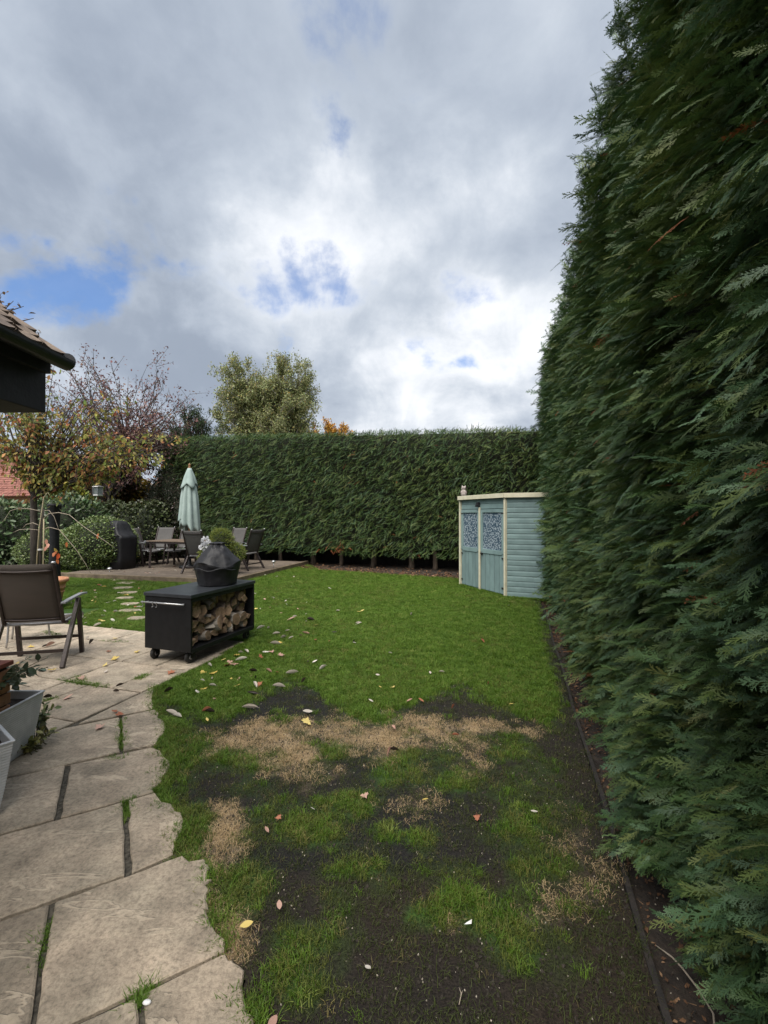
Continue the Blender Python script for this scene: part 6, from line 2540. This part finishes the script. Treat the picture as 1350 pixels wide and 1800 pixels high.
def fallen(px, py, k, c, size, where, z=None):
    x, y = G(px, py, .03)
    o = bpy.data.objects.new('fallen_leaf', LMESH[(k, c)][RS.randrange(3)])
    COL.objects.link(o)
    o.location = (x, y, z if z is not None else (.034 if where.startswith('lawn') or where.startswith('worn') or where.startswith('far') else .026))
    if where.startswith('terrace'):
        x, y = G(px, py, .125)
        o.location = (x, y, .126)
    s = size * .88
    o.scale = (s, s, s)
    o.rotation_euler = (RS.gauss(0, .22), RS.gauss(0, .22), RS.uniform(0, 6.28))
    wh = {'lawn': 'on the green lawn', 'cart': 'on the grass beside the log cart', 'worn': 'on the worn bare patch of lawn', 'paving': 'on the stone paving',
          'far': 'on the grass by the stepping stones', 'terrace': 'on the terrace boards'}
    key = where
    lab = '%s %s fallen leaf lying %s' % (cname[c], kname[k], wh[key])
    tag(o, lab, 'leaf', 'fallen leaves ' + wh[key])


T = lambda zx, zy: (250 + zx / 3.375, 1060 + zy / 3.375)    # offsets read in an enlarged view
for (zx, zy, k, c, s) in ((562, 305, 'maple', 'y', .10), (485, 330, 'maple', 'y', .08), (420, 410, 'maple', 'y', .12), (365, 410, 'maple', 'y', .09), (405, 368, 'curl', 'p', .11),
                          (515, 345, 'maple', 'k', .10), (545, 358, 'maple', 'k', .12), (500, 365, 'maple', 'r', .10), (590, 332, 'curl', 'p', .13), (620, 285, 'curl', 'p', .11), (585, 290, 'curl', 'p', .09),
                          (415, 445, 'curl', 'p', .08), (420, 485, 'curl', 'p', .09), (360, 455, 'curl', 'p', .06), (330, 520, 'oval', 'p', .07), (365, 505, 'maple', 'y', .10), (555, 487, 'maple', 'y', .10),
                          (530, 443, 'oval', 'y', .05), (575, 443, 'oval', 'k', .05), (670, 482, 'curl', 'p', .12), (700, 482, 'maple', 'r', .09), (660, 532, 'curl', 'd', .11), (640, 615, 'curl', 'p', .13),
                          (812, 498, 'curl', 'p', .12), (892, 418, 'curl', 'p', .15), (1072, 386, 'curl', 'p', .12), (825, 310, 'maple', 'k', .11), (775, 288, 'maple', 'k', .09), (705, 320, 'maple', 'r', .09),
                          (790, 243, 'curl', 'p', .13), (820, 236, 'maple', 'y', .08), (840, 204, 'curl', 'p', .12), (885, 207, 'curl', 'p', .08), (970, 180, 'curl', 'k', .13), (940, 190, 'oval', 'k', .08),
                          (798, 183, 'curl', 'p', .10), (862, 165, 'curl', 'p', .07), (703, 148, 'curl', 'p', .13), (750, 150, 'curl', 'p', .09), (885, 95, 'curl', 'k', .14), (905, 82, 'curl', 'p', .08),
                          (1000, 100, 'curl', 'd', .12), (975, 110, 'curl', 'p', .07), (1035, 128, 'oval', 'y', .07), (1160, 46, 'curl', 'p', .08), (1305, 46, 'maple', 'y', .10), (1285, 120, 'curl', 'p', .10),
                          (1258, 228, 'curl', 'd', .07), (1258, 234, 'oval', 'p', .05), (1140, 172, 'oval', 'd', .07), (675, 35, 'maple', 'y', .09), (895, 37, 'oval', 'y', .06), (1110, 225, 'oval', 'r', .06),
                          (1030, 217, 'oval', 'r', .07), (985, 348, 'curl', 'd', .07), (1025, 345, 'oval', 'p', .06), (960, 460, 'curl', 'd', .08), (752, 403, 'curl', 'k', .08), (800, 408, 'oval', 'r', .05),
                          (180, 655, 'curl', 'p', .12), (212, 668, 'curl', 'p', .10), (385, 632, 'curl', 'r', .10), (405, 640, 'curl', 'd', .09), (388, 683, 'oval', 'y', .04), (660, 400, 'curl', 'd', .09), (672, 440, 'curl', 'd', .08),
                          (735, 290, 'oval', 'p', .08), (640, 430, 'oval', 'k', .06), (160, 515, 'curl', 'd', .10), (430, 560, 'oval', 'k', .05)):
    px, py = T(zx, zy)
    fallen(px, py, k, c, s * 1.05, 'cart' if zx < 690 and zy > 250 else 'lawn')
for (px, py, k, c, s) in ((542, 1268, 'maple', 'y', .12), (541, 1250, 'oval', 'p', .09), (692, 1279, 'curl', 'k', .09), (684, 1322, 'curl', 'k', .09), (692, 1318, 'curl', 'd', .07), (796, 1243, 'curl', 'r', .07),
                          (640, 1399, 'maple', 'k', .07), (490, 1437, 'maple', 'r', .05), (838, 1434, 'maple', 'r', .055), (492, 1588, 'oval', 'k', .045), (435, 1622, 'oval', 'y', .052), (470, 1457, 'oval', 'k', .04),
                          (652, 1231, 'oval', 'p', .05), (747, 1404, 'oval', 'y', .04), (647, 1697, 'oval', 'p', .035), (480, 1793, 'oval', 'k', .05), (938, 1425, 'oval', 'p', .04), (800, 1292, 'curl', 'r', .06), (550, 1420, 'oval', 'p', .03)):
    fallen(px, py, k, c, s, 'worn')
for (px, py, k, c, s) in ((632, 1075, 'maple', 'y', .10), (630, 1096, 'oval', 'p', .10), (580, 1034, 'oval', 'p', .09), (569, 1014, 'oval', 'p', .08), (594, 1074, 'curl', 'p', .09), (622, 1128, 'curl', 'd', .08), (723, 1080, 'curl', 'p', .10),
                          (690, 1208, 'maple', 'y', .07), (668, 1207, 'oval', 'y', .05), (848, 1127, 'curl', 'r', .08), (858, 1202, 'curl', 'r', .07), (894, 1064, 'oval', 'p', .09), (756, 1182, 'oval', 'p', .05), (776, 1181, 'curl', 'p', .06),
                          (664, 1186, 'oval', 'p', .05), (720, 1231, 'curl', 'k', .06), (740, 1230, 'oval', 'r', .06), (898, 1237, 'oval', 'y', .04), (686, 1148, 'curl', 'p', .05), (448, 1043, 'oval', 'p', .08), (480, 1050, 'oval', 'p', .08), (508, 1052, 'oval', 'p', .08)):
    fallen(px, py, k, c, s, 'lawn')
for (px, py, k, c, s) in ((178, 1278, 'maple', 'k', .11), (213, 1254, 'maple', 'r', .09), (205, 1250, 'maple', 'r', .07), (205, 1216, 'curl', 'd', .08), (212, 1205, 'curl', 'd', .07), (143, 1193, 'maple', 'k', .09), (193, 1145, 'maple', 'r', .09),
                          (203, 1158, 'maple', 'y', .12), (185, 1169, 'maple', 'y', .09), (187, 1180, 'oval', 'p', .06), (240, 1146, 'maple', 'y', .10), (204, 1122, 'maple', 'y', .09), (103, 1121, 'maple', 'y', .09), (162, 1129, 'curl', 'd', .12),
                          (155, 1122, 'curl', 'p', .10), (53, 1137, 'maple', 'y', .11), (90, 1134, 'curl', 'k', .14), (80, 1136, 'curl', 'd', .10), (92, 1177, 'maple', 'y', .11), (28, 1167, 'maple', 'y', .12), (303, 1182, 'maple', 'r', .13),
                          (172, 1099, 'curl', 'p', .12), (121, 1225, 'oval', 'k', .09), (85, 1226, 'curl', 'd', .09), (197, 1106, 'curl', 'p', .08)):
    fallen(px, py, k, c, s, 'paving', .034)
q = random.Random(5)
for i in range(40):
    px, py = q.uniform(125, 248), q.uniform(1018, 1096)
    fallen(px, py, q.choice(('oval', 'curl', 'maple')), q.choice('yppkr'), q.uniform(.06, .11), 'far')
for i in range(34):
    px = q.uniform(205, 420)
    py = q.uniform(990, 1008) if px < 330 else q.uniform(995, 1012)
    fallen(px, py, q.choice(('oval', 'curl')), q.choice('ppkr'), q.uniform(.05, .10), 'terrace')
for i in range(16):
    fallen(q.uniform(455, 540), q.uniform(1010, 1080), q.choice(('oval', 'curl')), q.choice('ppk'), q.uniform(.05, .09), 'lawn')

# ---- odds and ends on the ground
fe = Vector(G(815, 1630))
f_ = MB().add([(0, 0, .02), (.012, .003, .026), (.028, .0, .022), (.012, -.004, .024), (.03, .006, .034)], [(0, 3, 1), (1, 3, 2), (1, 2, 4)]).build('feather', m_white, loc=(fe.x, fe.y, .0))
tag(f_, 'tiny white feather caught in the worn grass', 'feather')
fe = Vector(G(261, 1770))
f_ = MB().lathe([(0, 0), (.009, .002), (.011, .005), (.008, .009), (0, .010)], 9, (0, 0, 0), 1.3, .8).build('pebble', m_white, smooth=True, loc=(fe.x, fe.y, .02))
tag(f_, 'white pebble lying in the open paving joint', 'pebble')
tw = MB()
tw.tube([(*G(1150, 1662, -.03), -.02), (*G(1178, 1690, -.03), -.005), (*G(1196, 1712, -.03), .0), (*G(1225, 1745, -.03), -.01), (*G(1250, 1790, -.03), -.005), (*G(1254, 1830, -.03), -.02)], [.002, .003, .003, .0035, .003, .003], 6)
tag(tw.build('fallen_twig', m_twig, smooth=True), 'long thin bare twig lying on the hedge bed soil', 'twig')
tw = MB()
tw.tube([(*G(806, 1766), .01), (*G(810, 1750), .016), (*G(813, 1742), .012)], [.0012, .002, .0012], 5)
tw.tube([(*G(810, 1750), .016), (*G(806, 1741), .02)], [.0012, .0008], 5)
tag(tw.build('fallen_twig', m_twig, smooth=True), 'short forked straw coloured twig on bare soil', 'twig')
